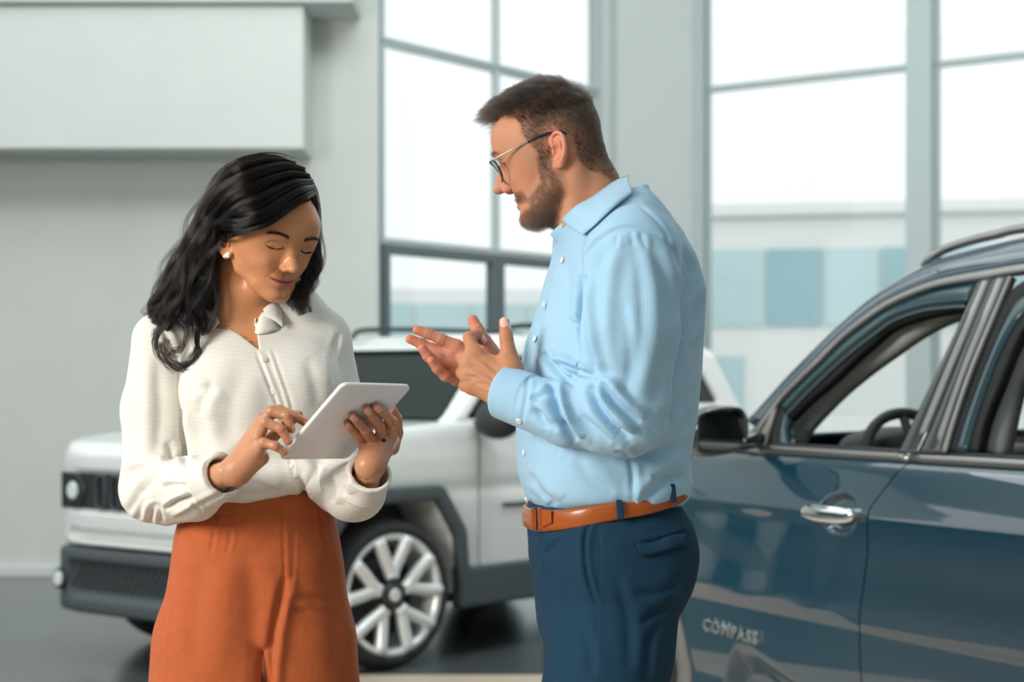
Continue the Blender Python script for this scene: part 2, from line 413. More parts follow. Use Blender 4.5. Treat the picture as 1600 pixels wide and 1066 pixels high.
# window wall right of the column, coming towards us
MR = wall_run((1.51, 14.6), math.radians(-36))
struct('trim_5', MB().box((0, -.08, 0), (.09, .08, 7), MR, .006), M['frame_light'])
UR = [.10, 1.95, 3.95, 5.95, 7.95]
for i in range(4):
    win('window_%d' % n, MR, UR[i]+.10*(i > 0)+.002, UR[i+1]-.10-.002, 3.69, 6.5, .022, .05, M['frame_light']); n += 1
    win('window_%d' % n, MR, UR[i]+.10*(i > 0)+.002, UR[i+1]-.10-.002, .05, 3.68, .022, .05, M['frame_light']); n += 1
    struct('trim_%d' % (6+i), MB().box((UR[i+1]-.10, -.10, 0), (UR[i+1]+.10, .1, 7), MR, .008), M['frame_light'])
# ------------------------------------------------------------------ outside
def far_building(name, Mx, L, H, depth, bands, label):
    root = tag(MB().box((0, 0, -.2), (L, depth, H), Mx, .05).build(name, M['far_white']), label, 'building')
    for (u0, u1, z0, z1, k, m) in bands:
        w = (u1-u0)/k
        for i in range(k):
            q = MB().box((u0+i*w+.03, -.06, z0), (u0+(i+1)*w-.03, .02, z1), Mx).build('window', m[i % len(m)], root)
    return root
gt, gp = M['far_glass'], M['far_glass_pale']
MBd = Matrix.Translation((3.2, 33, 0)) @ Matrix.Rotation(math.radians(-12), 4, 'Z')
b1 = far_building('office_building', MBd, 22, 4.35, 8, [(.45, 9.6, 2.35, 3.75, 9, [gp, gt, gp, gt, gp, gp, gt]), (10, 20, 2.35, 3.75, 8, [gp, gt, gp]), (.5, 1.1, -.1, 1.8, 1, [gp]), (6, 8, -.1, 1.8, 2, [gp])], 'white low office building with teal window band seen through the right windows')
MB().box((-.1, -.25, 4.35), (22.1, 8, 4.6), MBd, .04).build('parapet', M['far_white'], b1)
MBl = Matrix.Translation((-5.0, 31, 0)) @ Matrix.Rotation(math.radians(4), 4, 'Z')
b2 = far_building('workshop_building', MBl, 7.6, 3.0, 7, [(.4, 7.2, 1.9, 2.7, 7, [gp]), (.4, 7.2, .1, 1.5, 7, [gp])], 'pale low building with grey blue windows beyond the left glass doors')
# ================================================================== WHITE COMPACT SUV
mat('white_paint', (.83, .87, .86), rough=.3, coat=.8)
mat('black_plastic', (.03, .036, .04), rough=.55)
mat('cladding', (.075, .095, .105), rough=.5)
mat('dark_glass', (.006, .014, .013), rough=.08, spec=.25)
mat('tyre', (.022, .026, .028), rough=.75)
mat('alloy', (.80, .84, .84), rough=.3, metal=.35)
mat('dark_metal', (.06, .07, .075), rough=.4, metal=.6)
mat('chrome', (.86, .88, .88), rough=.08, metal=1)
mat('lamp_glass', (.8, .88, .9), rough=.08, spec=.8)
def wheel(root, pos, rim_r=.283, tyre_r=.342, width=.225, side=1, spokes=5, name='wheel'):
    """pos: hub point on the outer face plane (car space); axle along y, outer face towards side*y"""
    x, y, z = pos; ax = (0, side, 0); c = (x, y-side*width, z)
    t = MB().lathe([(rim_r-.01, .01), (rim_r+.02, .0), (tyre_r-.02, .015), (tyre_r-.003, .04), (tyre_r, .06), (tyre_r, width-.06), (tyre_r-.003, width-.04), (tyre_r-.02, width-.015), (rim_r+.02, width), (rim_r-.004, width-.008), (rim_r-.004, width-.06), (rim_r-.01, .05)], c, ax, 64, closed=True).build(name, M['tyre'], root, smooth=True)
    MB().lathe([(rim_r-.03, 0), (rim_r-.002, .0), (rim_r-.002, width-.012), (rim_r-.010, width-.006), (rim_r-.030, width-.012), (rim_r-.035, width-.05), (rim_r-.05, .05)], c, ax, 64, closed=True).build('rim', M['alloy'], t, smooth=True)
    MB().disc((x, y-side*(width-.02), z), ax, rim_r-.04, .02, 40).build('barrel', M['black_plastic'], t)
    MB().disc((x, y-side*(width-.03), z), ax, .16, .03, 40, .005).build('brake_disc', M['dark_metal'], t)
    for k in range(spokes):
        a0 = 2*math.pi*k/spokes+.3; mb = MB()
        for sgn in (-1, 1):
            pts = []
            for r, da, off in ((.075, .0, .022), (.11, .10, .030), (.19, .27, .022), (rim_r-.012, .315, .012)):
                a = a0+sgn*da; pts.append((x+r*math.cos(a), y-side*off, z+r*math.sin(a)))
            mb.tube(catmull(pts, 3), .030, 8, flat=(1, 1.0))
        mb.build('spoke', M['alloy'], t, smooth=True)
    MB().disc((x, y-side*.05, z), ax, .062, .045, 24, .008).build('hub', M['dark_metal'], t)
    MB().disc((x, y-side*.01, z), ax, .030, .012, 24, .004).build('hub_cap', M['alloy'], t)
    return t
def make_white_car():
    root = empty('compact_suv', (0, 0, 0))
    side = [(.72, .30), (.80, .42), (.805, .72), (.775, .97), (.70, 1.025), (.10, 1.085), (-.42, 1.12), (-3.30, 1.13), (-3.42, 1.05), (-3.45, .6), (-3.40, .42), (-3.30, .30)]
    plan = [(.80, -.50), (.80, .50), (.74, .70), (.60, .84), (.40, .885), (-3.1, .89), (-3.38, .82), (-3.45, .6), (-3.45, -.6), (-3.38, -.82), (-3.1, -.89), (.40, -.885), (.60, -.84), (.74, -.70)]
    arch = lambda c: [(c-.42, -.2), (c-.44, .32), (c-.40, .58), (c-.27, .755), (c+.27, .755), (c+.40, .60), (c+.44, .32), (c+.42, -.2)]
    def body(p):
        u, v, z = p[:, 0], p[:, 1], p[:, 2]
        d = smax(poly_sd(u, z, side), poly_sd(u, v, plan), .05)
        tuck = np.clip((z-.95), 0, 1)*.25+np.clip(.62-z, 0, 1)*.10
        d = smax(d, np.abs(v)-(.905-tuck)*.985, .05)
        # waist crease
        d = d+.012*np.exp(-((z-.80)/.035)**2)*(np.abs(v) > .7)
        for c in (0, -2.57): d = smax(d, -smax(poly_sd(u, z, arch(c)), .55-np.abs(v), .02), .012)
        d = smax(d, -smax(smax(np.abs(z-.39)-.16, np.abs(v)-.75, .03), .70-u, .01), .01)
        # recess for the grille band and the lower intake
        g = smax(np.abs(z-.80)-.095, np.abs(v)-.72, .04); d = smax(d, -smax(g, .755-u, .01), .01)
        g = smax(np.abs(z-.595)-.022, np.abs(v)-.62, .02); d = smax(d, -smax(g, .74-u, .01), .01)
        return d
    V, Q = surf(body, (-3.55, -1, .2), (.9, 1, 1.25), .016); o = mesh_obj('body', V, Q, M['white_paint'], root)
    ws = [(-.36, 1.08), (-.92, 1.49), (-1.2, 1.555), (-2.9, 1.56), (-3.15, 1.50), (-3.36, 1.08)]
    def green(p, inset=0.):
        u, v, z = p[:, 0], p[:, 1], p[:, 2]
        d = poly_sd(u, z, ws); w = .83-(z-1.1)*.34
        return smax(d, np.abs(v)-w, .09)+inset
    wa = [(-.60, 1.14), (-1.02, 1.42), (-1.52, 1.44), (-1.52, 1.14)]; wb = [(-1.62, 1.14), (-1.62, 1.44), (-2.38, 1.44), (-2.50, 1.14)]; wc = [(-2.60, 1.2), (-2.50, 1.43), (-2.9, 1.42), (-3.02, 1.2)]
    def cabin(p):
        u, v, z = p[:, 0], p[:, 1], p[:, 2]; d = green(p)
        for w in (wa, wb, wc): d = smax(d, -smax(poly_sd(u, z, w)-.01, .55-np.abs(v), .02), .01)
        f = smax(np.abs(v)-(.76-(z-1.1)*.32), np.abs(z-1.29)-.185, .05); d = smax(d, -smax(f, -1.30-u, .01), .01)   # windscreen opening
        f = smax(np.abs(v)-.60, np.abs(z-1.32)-.13, .05); d = smax(d, -smax(f, u+3.0, .01), .01)
        return smax(d, -green(p, .05), .004)
    V, Q = surf(cabin, (-3.45, -.95, 1.06), (-.3, .95, 1.7), .014, lip=2); mesh_obj('cabin_shell', V, Q, M['white_paint'], root)
    V, Q = surf(lambda p: green(p, .025), (-3.45, -.95, 1.06), (-.3, .95, 1.7), .03); mesh_obj('glasshouse', V, Q, M['dark_glass'], root)
    def clad(p):
        u, v, z = p[:, 0], p[:, 1], p[:, 2]; av = np.abs(v)
        shell = smax(av-(.915-np.clip(.62-z, 0, 1)*.05), .83-av, .01)
        d = None
        for c in (0, -2.57):
            q = poly_sd(u, z, arch(c)); r = smax(q-.075, -(q), .01); d = r if d is None else np.minimum(d, r)
        sill = poly_sd(u, z, [(-.40, .24), (-.40, .42), (-2.2, .42), (-2.2, .24)])-.01; d = smin(d, sill, .03)
        d = smax(smax(d, shell, .012), .235-z, .01)
        bump = smax(poly_sd(u, z, [(.60, .22), (.84, .24), (.835, .30), (.80, .33), (.80, .50), (.79, .535), (.55, .535), (.40, .30)]), poly_sd(u, v, plan)-.022, .03)
        ink = smax(smax(np.abs(z-.405)-.07, np.abs(v)-.60, .03), .76-u, .01); bump = smax(bump, -ink, .01)
        rb = smax(poly_sd(u, z, [(-3.3, .24), (-3.48, .28), (-3.48, .55), (-3.3, .55)]), poly_sd(u, v, plan)-.02, .03)
        d = smin(d, smin(bump, rb, .01), .02)
        for c in (0, -2.57): d = smax(d, -smax(poly_sd(u, z, arch(c)), .55-np.abs(v), .02), .01)
        return d
    V, Q = surf(clad, (-3.55, -1, .18), (.92, 1, .88), .014, lip=2); mesh_obj('cladding', V, Q, M['cladding'], root)
    def under(p):
        u, v, z = p[:, 0], p[:, 1], p[:, 2]
        return smax(smax(poly_sd(u, z, [(.6, .24), (.6, .7), (-3.2, .7), (-3.2, .24)]), np.abs(v)-.62, .03), -.9, .01)
    MB().box((-3.2, -.6, .22), (.6, .6, .9), bev=.03).build('underbody', M['black_plastic'], root)
    # grille: black panel, seven slots with bright surrounds, headlamps
    MB().box((.735, -.70, .715), (.762, .70, .885), bev=.004).build('grille_panel', M['black_plastic'], root)
    for i in range(7):
        c = (i-3)*.118; r = []
        for a in range(12):
            t = 2*math.pi*a/12; r.append((.772, c+.040*math.copysign(abs(math.cos(t))**.6, math.cos(t)), .80+.078*math.copysign(abs(math.sin(t))**.4, math.sin(t))))
        MB().tube(r, .008, 6, closed=True).build('grille_slot', M['cladding'], root, smooth=True)
    for s in (-1, 1):
        h = MB().disc((.757, s*.575, .80), (1, 0, 0), .085, .022, 28, .008).build('headlamp', M['dark_metal'], root)
        MB().disc((.775, s*.575, .80), (1, 0, 0), .042, .014, 20, .006).build('lens', M['lamp_glass'], h)
        f = MB().disc((.775, s*.66, .385), (1, 0, 0), .052, .03, 20, .006).build('fog_lamp', M['dark_metal'], root)
        MB().disc((.80, s*.66, .385), (1, 0, 0), .036, .012, 20, .004).build('lens', M['lamp_glass'], f)
        # door mirror
        def mir(p, s=s): return smax(ellip(p, (-.62, s*.99, 1.13), (.11, .13, .095)), p[:, 0]*-1-.70, .03)
        V, Q = surf(mir, (-.8, s*.99-.2, 1.0), (-.45, s*.99+.2, 1.26), .012); mm = mesh_obj('door_mirror', V, Q, M['black_plastic'], root)
        MB().box((-.70, min(s*.80, s*.95), 1.08), (-.60, max(s*.80, s*.95), 1.12), bev=.01).build('mirror_arm', M['black_plastic'], mm)
        MB().box((-1.02, s*.893-.006, .70), (-.78, s*.893+.006, .722), bev=.003).build('badge', M['cladding'], root)
        # roof rail, door handles, door seams
        MB().tube(catmull([(-1.15, s*.60, 1.555), (-1.3, s*.60, 1.60), (-2.2, s*.60, 1.612), (-2.75, s*.60, 1.60), (-2.95, s*.60, 1.555)], 5), .014, 8).build('roof_rail', M['black_plastic'], root, smooth=True)
        for hx in (-1.40, -2.30): MB().box((hx-.10, s*.888-.025, .93), (hx+.10, s*.888+.03, .965), bev=.01).build('door_handle', M['white_paint'], root)
        for hx in (-.58, -1.58): MB().tube([(hx, s*.893, .40), (hx, s*.893, .60), (hx-.0, s*.893, .80), (hx-.02, s*.875, 1.0), (hx-.02, s*.86, 1.12)], .004, 4).build('door_seam', M['black_plastic'], root)
    # intake mesh: diagonal bars
    mb = MB()
    for i in range(26):
        for sg in (-1, 1):
            y0 = -.60+i*.048; a = (.765, y0, .34); b = (.765, y0+sg*.10, .47)
            if abs(b[1]) < .62: mb.tube([a, b], .0045, 4)
    tag(mb.build('intake_mesh', M['dark_metal'], root), kind='stuff')
    MB().box((.74, -.60, .33), (.755, .60, .48)).build('intake_back', M['black_plastic'], root)
    for (u, v, s) in ((0, .905, 1), (0, -.905, -1), (-2.57, .905, 1), (-2.57, -.905, -1)): wheel(root, (u, v, .342), side=s)
    return root
wc = make_white_car()
def all_below(o):
    for c in o.children: yield c; yield from all_below(c)
bpy.context.view_layer.update()
for c in list(wc.children):                          # short-wheelbase body; front wheels steered a little
    if c.name.startswith('wheel'):
        for q in [c]+list(all_below(c)):
            n = len(q.data.vertices); v = np.zeros(n*3, np.float32); q.data.vertices.foreach_get('co', v); v = v.reshape(-1, 3)
            if v[:, 1].mean() < 0: v[:, 1] += .145
            if v[:, 0].mean() < -1.5: v[:, 0] += (2.57-.5)*.10
            else:
                y0 = .80 if v[:, 1].mean() > 0 else -.655; a = math.radians(-8); x, y = v[:, 0].copy(), v[:, 1]-y0; v[:, 0] = x*math.cos(a)-y*math.sin(a); v[:, 1] = y0+x*math.sin(a)+y*math.cos(a)
            q.data.vertices.foreach_set('co', v.ravel()); q.data.update()
    else:
        for q in [c]+list(all_below(c)):
            n = len(q.data.vertices); v = np.zeros(n*3, np.float32); q.data.vertices.foreach_get('co', v); v = v.reshape(-1, 3); m = v[:, 0] < -.5; v[m, 0] = -.5+(v[m, 0]+.5)*.90; v[:, 1] = .905-(.905-v[:, 1])*.92; q.data.vertices.foreach_set('co', v.ravel()); q.data.update()
WX, WY = P(622, 600, 8.13)[:2]
hd = math.radians(270-40)                      # heading of the nose
fx, fy = math.cos(hd), math.sin(hd); lx, ly = -fy, fx
wc.location = (WX-.905*lx, WY-.905*ly, 0.0); wc.rotation_euler = (0, 0, hd)
tag(wc, 'white compact suv with dark wheel arches parked behind the woman', 'car')
def copy_tree(o, parent=None):
    c = o.copy(); COL.objects.link(c); c.parent = parent
    for ch in list(o.children): copy_tree(ch, c)
    return c
# ================================================================== PEOPLE : shared anatomy
def head_frame(heading, pitch, roll):
    """columns = person's right, forward, up"""
    h = math.radians(heading); Rz = Matrix.Rotation(h-math.pi/2, 3, 'Z'); Rx = Matrix.Rotation(math.radians(pitch), 3, 'X'); Ry = Matrix.Rotation(math.radians(roll), 3, 'Y')
    return np.array(Rz@Rx@Ry)
def g1(x, c, s): return np.exp(-((x-c)/s)**2)
def make_face(H):
    """returns field(p_local). H: dict of shape numbers"""
    tab = lut(H['tab'])      # z -> w, yf, yb, n
    def mouth_line(ax): return H['mz']+H['smile']*(ax/.024)**2*.001
    zs = H.get('zs', 1)
    def warp(p):
        if zs == 1: return p
        p = p.copy(); z = p[:, 2]; p[:, 2] = np.where(z < .012, .012+(z-.012)/zs, z); return p
    def f(p):
        z0_ = p[:, 2]; p0 = p; p = warp(p)
        x, y, z = p[:, 0], p[:, 1], p[:, 2]; ax = np.abs(x)
        cr = ellip(p0, (0, H.get('cy', -.002), .045), H['cran'])
        fh = ellip(p, (0, .036, .045), H['fore'])
        w, yf, yb, n = tab(np.clip(z, H['tab'][0][0], H['tab'][-1][0]))
        disp = np.zeros_like(x)
        disp += H['brow']*g1(ax, .026, .018)*g1(z, .036, .009)
        disp -= H['socket']*g1(ax, .031, .015)*g1(z, .016, .013)
        disp -= .0045*g1(ax, .014, .008)*g1(z, .018, .014)
        disp += H['cheek']*g1(ax, .040, .017)*g1(z, -.018, .016)
        disp += H['chin']*g1(ax, 0, .018)*g1(z, H['cz'], .014)
        ml = mouth_line(ax); env = np.exp(-(ax/H['mw'])**4)
        disp += H['lipu']*env*g1(z, ml+.0048, .0046)*(1-.25*g1(ax, 0, .003))
        disp += H['lipl']*np.exp(-(ax/(H['mw']*.8))**4)*g1(z, ml-.0068, .0056)
        disp -= H.get('crease', .0045)*np.exp(-(ax/(H['mw']*1.12))**6)*g1(z, ml-.0004, .0017)
        disp -= .0030*g1(ax, 0, .016)*g1(z, ml-.0170, .0045)
        disp -= .0014*g1(ax, 0, .0028)*g1(z, ml+.0145, .006)                     # philtrum
        # dimple at the mouth corner and smile fold
        disp -= H['fold']*1.2*g1(ax, H['mw']*1.13, .005)*g1(z, ml+.001, .007)
        t = np.clip((-.030-z)/.030, 0, 1); fx = .0175+.0165*t+.004*t*t
        disp -= H['fold']*g1(ax, fx, .0036)*smooth(-.024, -.034, z)*smooth(-.074, -.055, z)
        disp += H['fold']*.8*g1(ax, fx+.010, .009)*smooth(-.020, -.034, z)*smooth(-.070, -.050, z)
        c = (yf+yb)/2; d = (yf-yb)/2
        yy = y-disp*smooth(0, .03, y-c)
        g = ((ax/w)**n+(np.abs(yy-c)/d)**n)**(1/n)
        fc = (g-1)*np.minimum(w, d)
        fc = smax(fc, H['tab'][0][0]-z, .022); fc = smax(fc, z-.075, .03)
        out = smin(smin(cr, fh, .03), fc, .026)
        # jaw
        q = np.stack([ax, y, z], 1)
        out = smin(out, chain(q, H['jaw'], H['jawr'], .01), .02)
        # nose
        n_ = H['nose']
        nb = chain(q, n_['ridge'], n_['rr'], .006)
        out = smin(out, capsule(q, n_['body'][0], n_['body'][1], n_['body'][2], n_['body'][3]), .010)
        out = smin(out, nb, .009)
        out = smin(out, ellip(q, n_['tip'], n_['tipr']), .007)
        out = smin(out, ellip(q, n_['ala'], n_['alar']), .0045)
        out = smax(out, -ellip(q, n_['nos'], n_['nosr']), .003)
        # lids
        e = H['eye']; le = ellip(q, (e[0], e[1], e[2]), (.0142, .0138, .0132)); out = smin(out, le, .006)
        dx = (ax-e[0]); alm = np.clip(1-(dx/.0145)**2, 0, 1)
        zh = e[2]+e[3]*alm+e[5]*dx+H.get('lidc', 0); zl = e[2]+e[4]*alm+e[5]*dx+H.get('lidc', 0)
        op = np.maximum(np.maximum(zl-z, z-zh), (e[1]+.002)-y)
        sp = np.sqrt((dx)**2+(y-e[1])**2+(z-e[2])**2)-.0165
        out = smax(out, -np.maximum(op, sp), .0012)
        # crease above the upper lid
        cz = e[2]+.0088*np.clip(1-(dx/.018)**2, 0, 1)-.001
        out = out+.0014*g1(z, cz, .0013)*smooth(.018, .010, np.abs(dx))*(y > e[1])
        # ears
        E = H['ear']; th = E[3]; ct, st = math.cos(th), math.sin(th)
        fl = E[4]; cf, sf = math.cos(fl), math.sin(fl)        # flare
        # ear space: a = back, b = up, c = outward
        X = ax-E[0]; Y = -(y-E[1]); Z = z0_-E[2]
        a0 = Y*cf+X*sf; c_ = -Y*sf+X*cf
        a = a0*ct-Z*st*1.0; b = a0*st+Z*ct; es = E[5]
        qe = np.stack([a/es, b/es, c_/es], 1)
        disc = ellip(qe, (.013, .004, 0), (.0165, .0285, .0042)); lobe = ellip(qe, (.006, -.0225, .0005), (.0088, .0105, .0040))
        ear = smin(disc, lobe, .006)
        hel = [(.001, .006, .004), (.001, .020, .0045), (.009, .030, .005), (.020, .029, .0055), (.0275, .019, .0055), (.028, .004, .005), (.023, -.010, .004), (.014, -.021, .003)]
        ear = smin(ear, chain(qe, catmull(hel, 3), [.0032]*(7*3+1), .001), .003)
        anti = [(.009, .018, .0035), (.017, .012, .005), (.019, .001, .005), (.015, -.010, .0045), (.008, -.015, .004)]
        ear = smin(ear, chain(qe, catmull(anti, 3), [.0028]*13, .001), .003)
        ear = smin(ear, ellip(qe, (.0005, -.004, .0035), (.0035, .0055, .0035)), .003)
        ear = smax(ear, -ellip(qe, (.0095, -.001, .006), (.0075, .0105, .0075)), .003)
        ear = smax(ear, -ellip(qe, (.0225, .010, .0068), (.0022, .013, .0028)), .002)
        ear = ear*es
        out = smin(out, ear, .004)
        return out
    f.ml = mouth_line; f.warp = warp
    return f
MALE = dict(zs=.87, cy=.010, cran=(.0745, .081, .082), fore=(.064, .060, .060),
    tab=[(-.104, .018, .080, .030, 2.2), (-.094, .032, .0925, .020, 2.3), (-.078, .044, .0925, .012, 2.4), (-.055, .0525, .0925, 0, 2.4), (-.032, .060, .0905, -.01, 2.3), (0, .0665, .0880, -.01, 2.25), (.020, .0675, .0895, -.01, 2.25), (.040, .0665, .0960, -.01, 2.2), (.065, .063, .0955, -.01, 2.2), (.08, .055, .09, -.01, 2.1)],
    brow=.0040, socket=.0100, cheek=.0065, chin=.004, cz=-.090, mz=-.0565, smile=4.5, lipu=.0030, lipl=.0040, mw=.0235, fold=.0036,
    jaw=[(.057, .012, -.030), (.052, .022, -.058), (.036, .055, -.080), (.014, .078, -.092)], jawr=[.012, .014, .015, .013],
    nose=dict(ridge=[(0, .091, .026), (0, .107, .006), (0, .1155, -.008), (0, .1170, -.016)], rr=[.0065, .0060, .0062, .0070], tip=(0, .1180, -.0165), tipr=(.0076, .0078, .0072), body=((0, .084, .018), (0, .1005, -.016), .0085, .0125), ala=(.0112, .1000, -.0235), alar=(.0062, .0105, .0070), nos=(.0066, .1035, -.0310), nosr=(.0038, .0065, .0040)),
    eye=(.0320, .0730, .0165, .0020, -.0042, -.04), ear=(.071, .000, .002, .20, .42, .86))
FEM = dict(zs=.84, cran=(.0715, .092, .082), fore=(.061, .058, .060),
    tab=[(-.098, .011, .076, .030, 2.1), (-.090, .020, .0865, .022, 2.1), (-.075, .0285, .0865, .014, 2.15), (-.055, .0410, .0885, 0, 2.2), (-.030, .0565, .0865, -.01, 2.2), (0, .0640, .0850, -.01, 2.2), (.020, .0650, .0865, -.01, 2.2), (.040, .0640, .0915, -.01, 2.15), (.065, .061, .0925, -.01, 2.15), (.08, .053, .088, -.01, 2.1)],
    brow=.0012, socket=.0080, cheek=.0068, chin=.0035, cz=-.086, mz=-.0535, smile=5.0, lipu=.0036, lipl=.0050, mw=.0225, fold=.0006, crease=.0035,
    jaw=[(.052, .012, -.024), (.045, .024, -.048), (.028, .053, -.070), (.009, .073, -.085)], jawr=[.010, .011, .011, .011],
    nose=dict(ridge=[(0, .084, .024), (0, .0945, .006), (0, .1045, -.011), (0, .109, -.021)], rr=[.0052, .0045, .0050, .0060], tip=(0, .1090, -.0215), tipr=(.0072, .0080, .0070), body=((0, .080, .016), (0, .096, -.021), .0070, .0110), ala=(.0098, .0965, -.0260), alar=(.0048, .0088, .0056), nos=(.0058, .1005, -.0325), nosr=(.0030, .0052, .0026)),
    eye=(.0310, .0705, .0155, -.0052, -.0066, -.03), ear=(.068, .006, .002, .20, .40, .92))
def hand_field(p, h, k=.0035):
    """h: dict wrist (pos, r), palm: list of capsules (a, b, ra, rb), fingers: list of (pts, radii), thumb same"""
    d = None
    for a, b, ra, rb in h['palm']:
        c = capsule(p, a, b, ra, rb); d = c if d is None else smin(d, c, .014)
    fs = None
    for pts, rad in h['fingers']:
        q = chain(p, pts, rad, .003)
        for i in range(1, len(pts)-1): q = smin(q, np.sqrt(((p-np.asarray(pts[i], f32))**2).sum(1))-rad[i]*1.04, .002)
        fs = q if fs is None else smin(fs, q, .0015)
    d = smin(d, fs, h.get('blend', .007))
    t = chain(p, h['thumb'][0], h['thumb'][1], .004); d = smin(d, t, .009)
    return d
def nails(V, N, h, col, base, nailc):
    for pts, rad, nd in h['nails']:
        tip = np.asarray(pts[-1]); ax = tip-np.asarray(pts[-2]); ax /= np.linalg.norm(ax); nd = np.asarray(nd, float); nd = nd-ax*np.dot(nd, ax); nd /= np.linalg.norm(nd); sd = np.cross(ax, nd)
        q = V-(tip-ax*rad*.05); u = q@ax/(rad*1.05); v = q@sd/(rad*.78); w = q@nd
        m = (np.abs(u)**2.6+np.abs(v)**2.6 < 1) & (w > rad*.35)
        col[m] = nailc
        V[m] += nd*.00025
    return V, col
def merge(parts):
    V = []; Q = []; C = []; n = 0
    for v, q, c in parts: V.append(v); Q.append(q+n); C.append(c); n += len(v)
    return np.concatenate(V), np.concatenate(Q), np.concatenate(C)
def lerp(a, b, t): return np.asarray(a)*(1-t[:, None])+np.asarray(b)*t[:, None]
def ribbon(name, A, B, m, parent, thick=.002, n=24, bulge=None, rows=5):
    """cloth leaf between two space curves, given thickness"""
    a = np.array(catmull(A, n)); b = np.array(catmull(B, n)); k = min(len(a), len(b)); ia = np.linspace(0, len(a)-1, k); 
    a = np.stack([np.interp(ia, range(len(a)), a[:, j]) for j in range(3)], 1); b = np.stack([np.interp(np.linspace(0, len(b)-1, k), range(len(b)), b[:, j]) for j in range(3)], 1)
    V = []
    for r in range(rows):
        t = r/(rows-1); p = a*(1-t)+b*t
        if bulge is not None: p = p+np.asarray(bulge)*(4*t*(1-t))
        V.append(p)
    V = np.concatenate(V); F = [(r*k+i, r*k+i+1, (r+1)*k+i+1, (r+1)*k+i) for r in range(rows-1) for i in range(k-1)]
    o = mesh_obj(name, V, np.array(F), m, parent); md = o.modifiers.new('s', 'SOLIDIFY'); md.thickness = thick; md.offset = 0
    return o
def skin_mat(name, rough=.42, spec=.4):
    m = mat(name, (.8, .5, .38), rough=rough, spec=spec, sss=.16, attr='Col', noise=(60, .05), bump=(900, .12, .0008)); return m
def cloth_mat(name, col, scale, amt, rough=.8, sheen=.15, stripes=None, dots=None, crumple=(26, .25, .006)):
    """woven cloth: fine weave relief, optional stripes / dot rows printed in the cloth (object coordinates)"""
    m = bpy.data.materials.new(name); m.use_nodes = True; nt = m.node_tree; b = nt.nodes['Principled BSDF']; L = nt.links.new
    b.inputs['Roughness'].default_value = rough; b.inputs['Sheen Weight'].default_value = sheen; b.inputs['Specular IOR Level'].default_value = .25
    tc_ = nt.nodes.new('ShaderNodeTexCoord'); at = nt.nodes.new('ShaderNodeAttribute'); at.attribute_name = 'cuv'
    mixc = nt.nodes.new('ShaderNodeMix'); mixc.data_type = 'RGBA'; mixc.inputs[6].default_value = (*col, 1)
    def mth(op, a, b_=None):
        n = nt.nodes.new('ShaderNodeMath'); n.operation = op
        if isinstance(a, (int, float)): n.inputs[0].default_value = a
        else: L(a, n.inputs[0])
        if b_ is not None:
            if isinstance(b_, (int, float)): n.inputs[1].default_value = b_
            else: L(b_, n.inputs[1])
        return n.outputs[0]
    sep = nt.nodes.new('ShaderNodeSeparateXYZ'); L(at.outputs['Vector'], sep.inputs[0])
    fac = None
    if stripes:   # (pitch, colour, strength)
        s = mth('SINE', mth('MULTIPLY', sep.outputs[0], 2*math.pi/stripes[0])); fac = mth('MULTIPLY', mth('GREATER_THAN', s, .1), stripes[2]); mixc.inputs[7].default_value = (*stripes[1], 1)
    if dots:      # (pitch u, pitch v, colour, strength)
        su = mth('SINE', mth('MULTIPLY', sep.outputs[0], 2*math.pi/dots[0])); sv = mth('SINE', mth('MULTIPLY', sep.outputs[1], 2*math.pi/dots[1]))
        fac = mth('MULTIPLY', mth('MULTIPLY', mth('GREATER_THAN', su, .1), mth('GREATER_THAN', sv, .82)), dots[3]); mixc.inputs[7].default_value = (*dots[2], 1)
    if fac is None: mixc.inputs[0].default_value = 0
    else: L(fac, mixc.inputs[0])
    n = nt.nodes.new('ShaderNodeTexNoise'); n.inputs['Scale'].default_value = scale; n.inputs['Detail'].default_value = 4; L(tc_.outputs['Object'], n.inputs['Vector'])
    mr = nt.nodes.new('ShaderNodeMapRange'); mr.inputs['To Min'].default_value = 1-amt; mr.inputs['To Max'].default_value = 1+amt; L(n.outputs['Fac'], mr.inputs['Value'])
    sc = nt.nodes.new('ShaderNodeVectorMath'); sc.operation = 'SCALE'; L(mixc.outputs[2], sc.inputs[0]); L(mr.outputs[0], sc.inputs['Scale']); L(sc.outputs[0], b.inputs['Base Color'])
    n2 = nt.nodes.new('ShaderNodeTexNoise'); n2.inputs['Scale'].default_value = crumple[0]; n2.inputs['Detail'].default_value = 3; n2.inputs['Distortion'].default_value = .8; L(tc_.outputs['Object'], n2.inputs['Vector'])
    n3 = nt.nodes.new('ShaderNodeTexNoise'); n3.inputs['Scale'].default_value = 700; L(tc_.outputs['Object'], n3.inputs['Vector'])
    bp = nt.nodes.new('ShaderNodeBump'); bp.inputs['Strength'].default_value = crumple[1]; bp.inputs['Distance'].default_value = crumple[2]; L(n2.outputs['Fac'], bp.inputs['Height'])
    bp2 = nt.nodes.new('ShaderNodeBump'); bp2.inputs['Strength'].default_value = .15; bp2.inputs['Distance'].default_value = .0006; L(n3.outputs['Fac'], bp2.inputs['Height']); L(bp.outputs[0], bp2.inputs['Normal'])
    L(bp2.outputs[0], b.inputs['Normal']); MATS[name] = m; return m
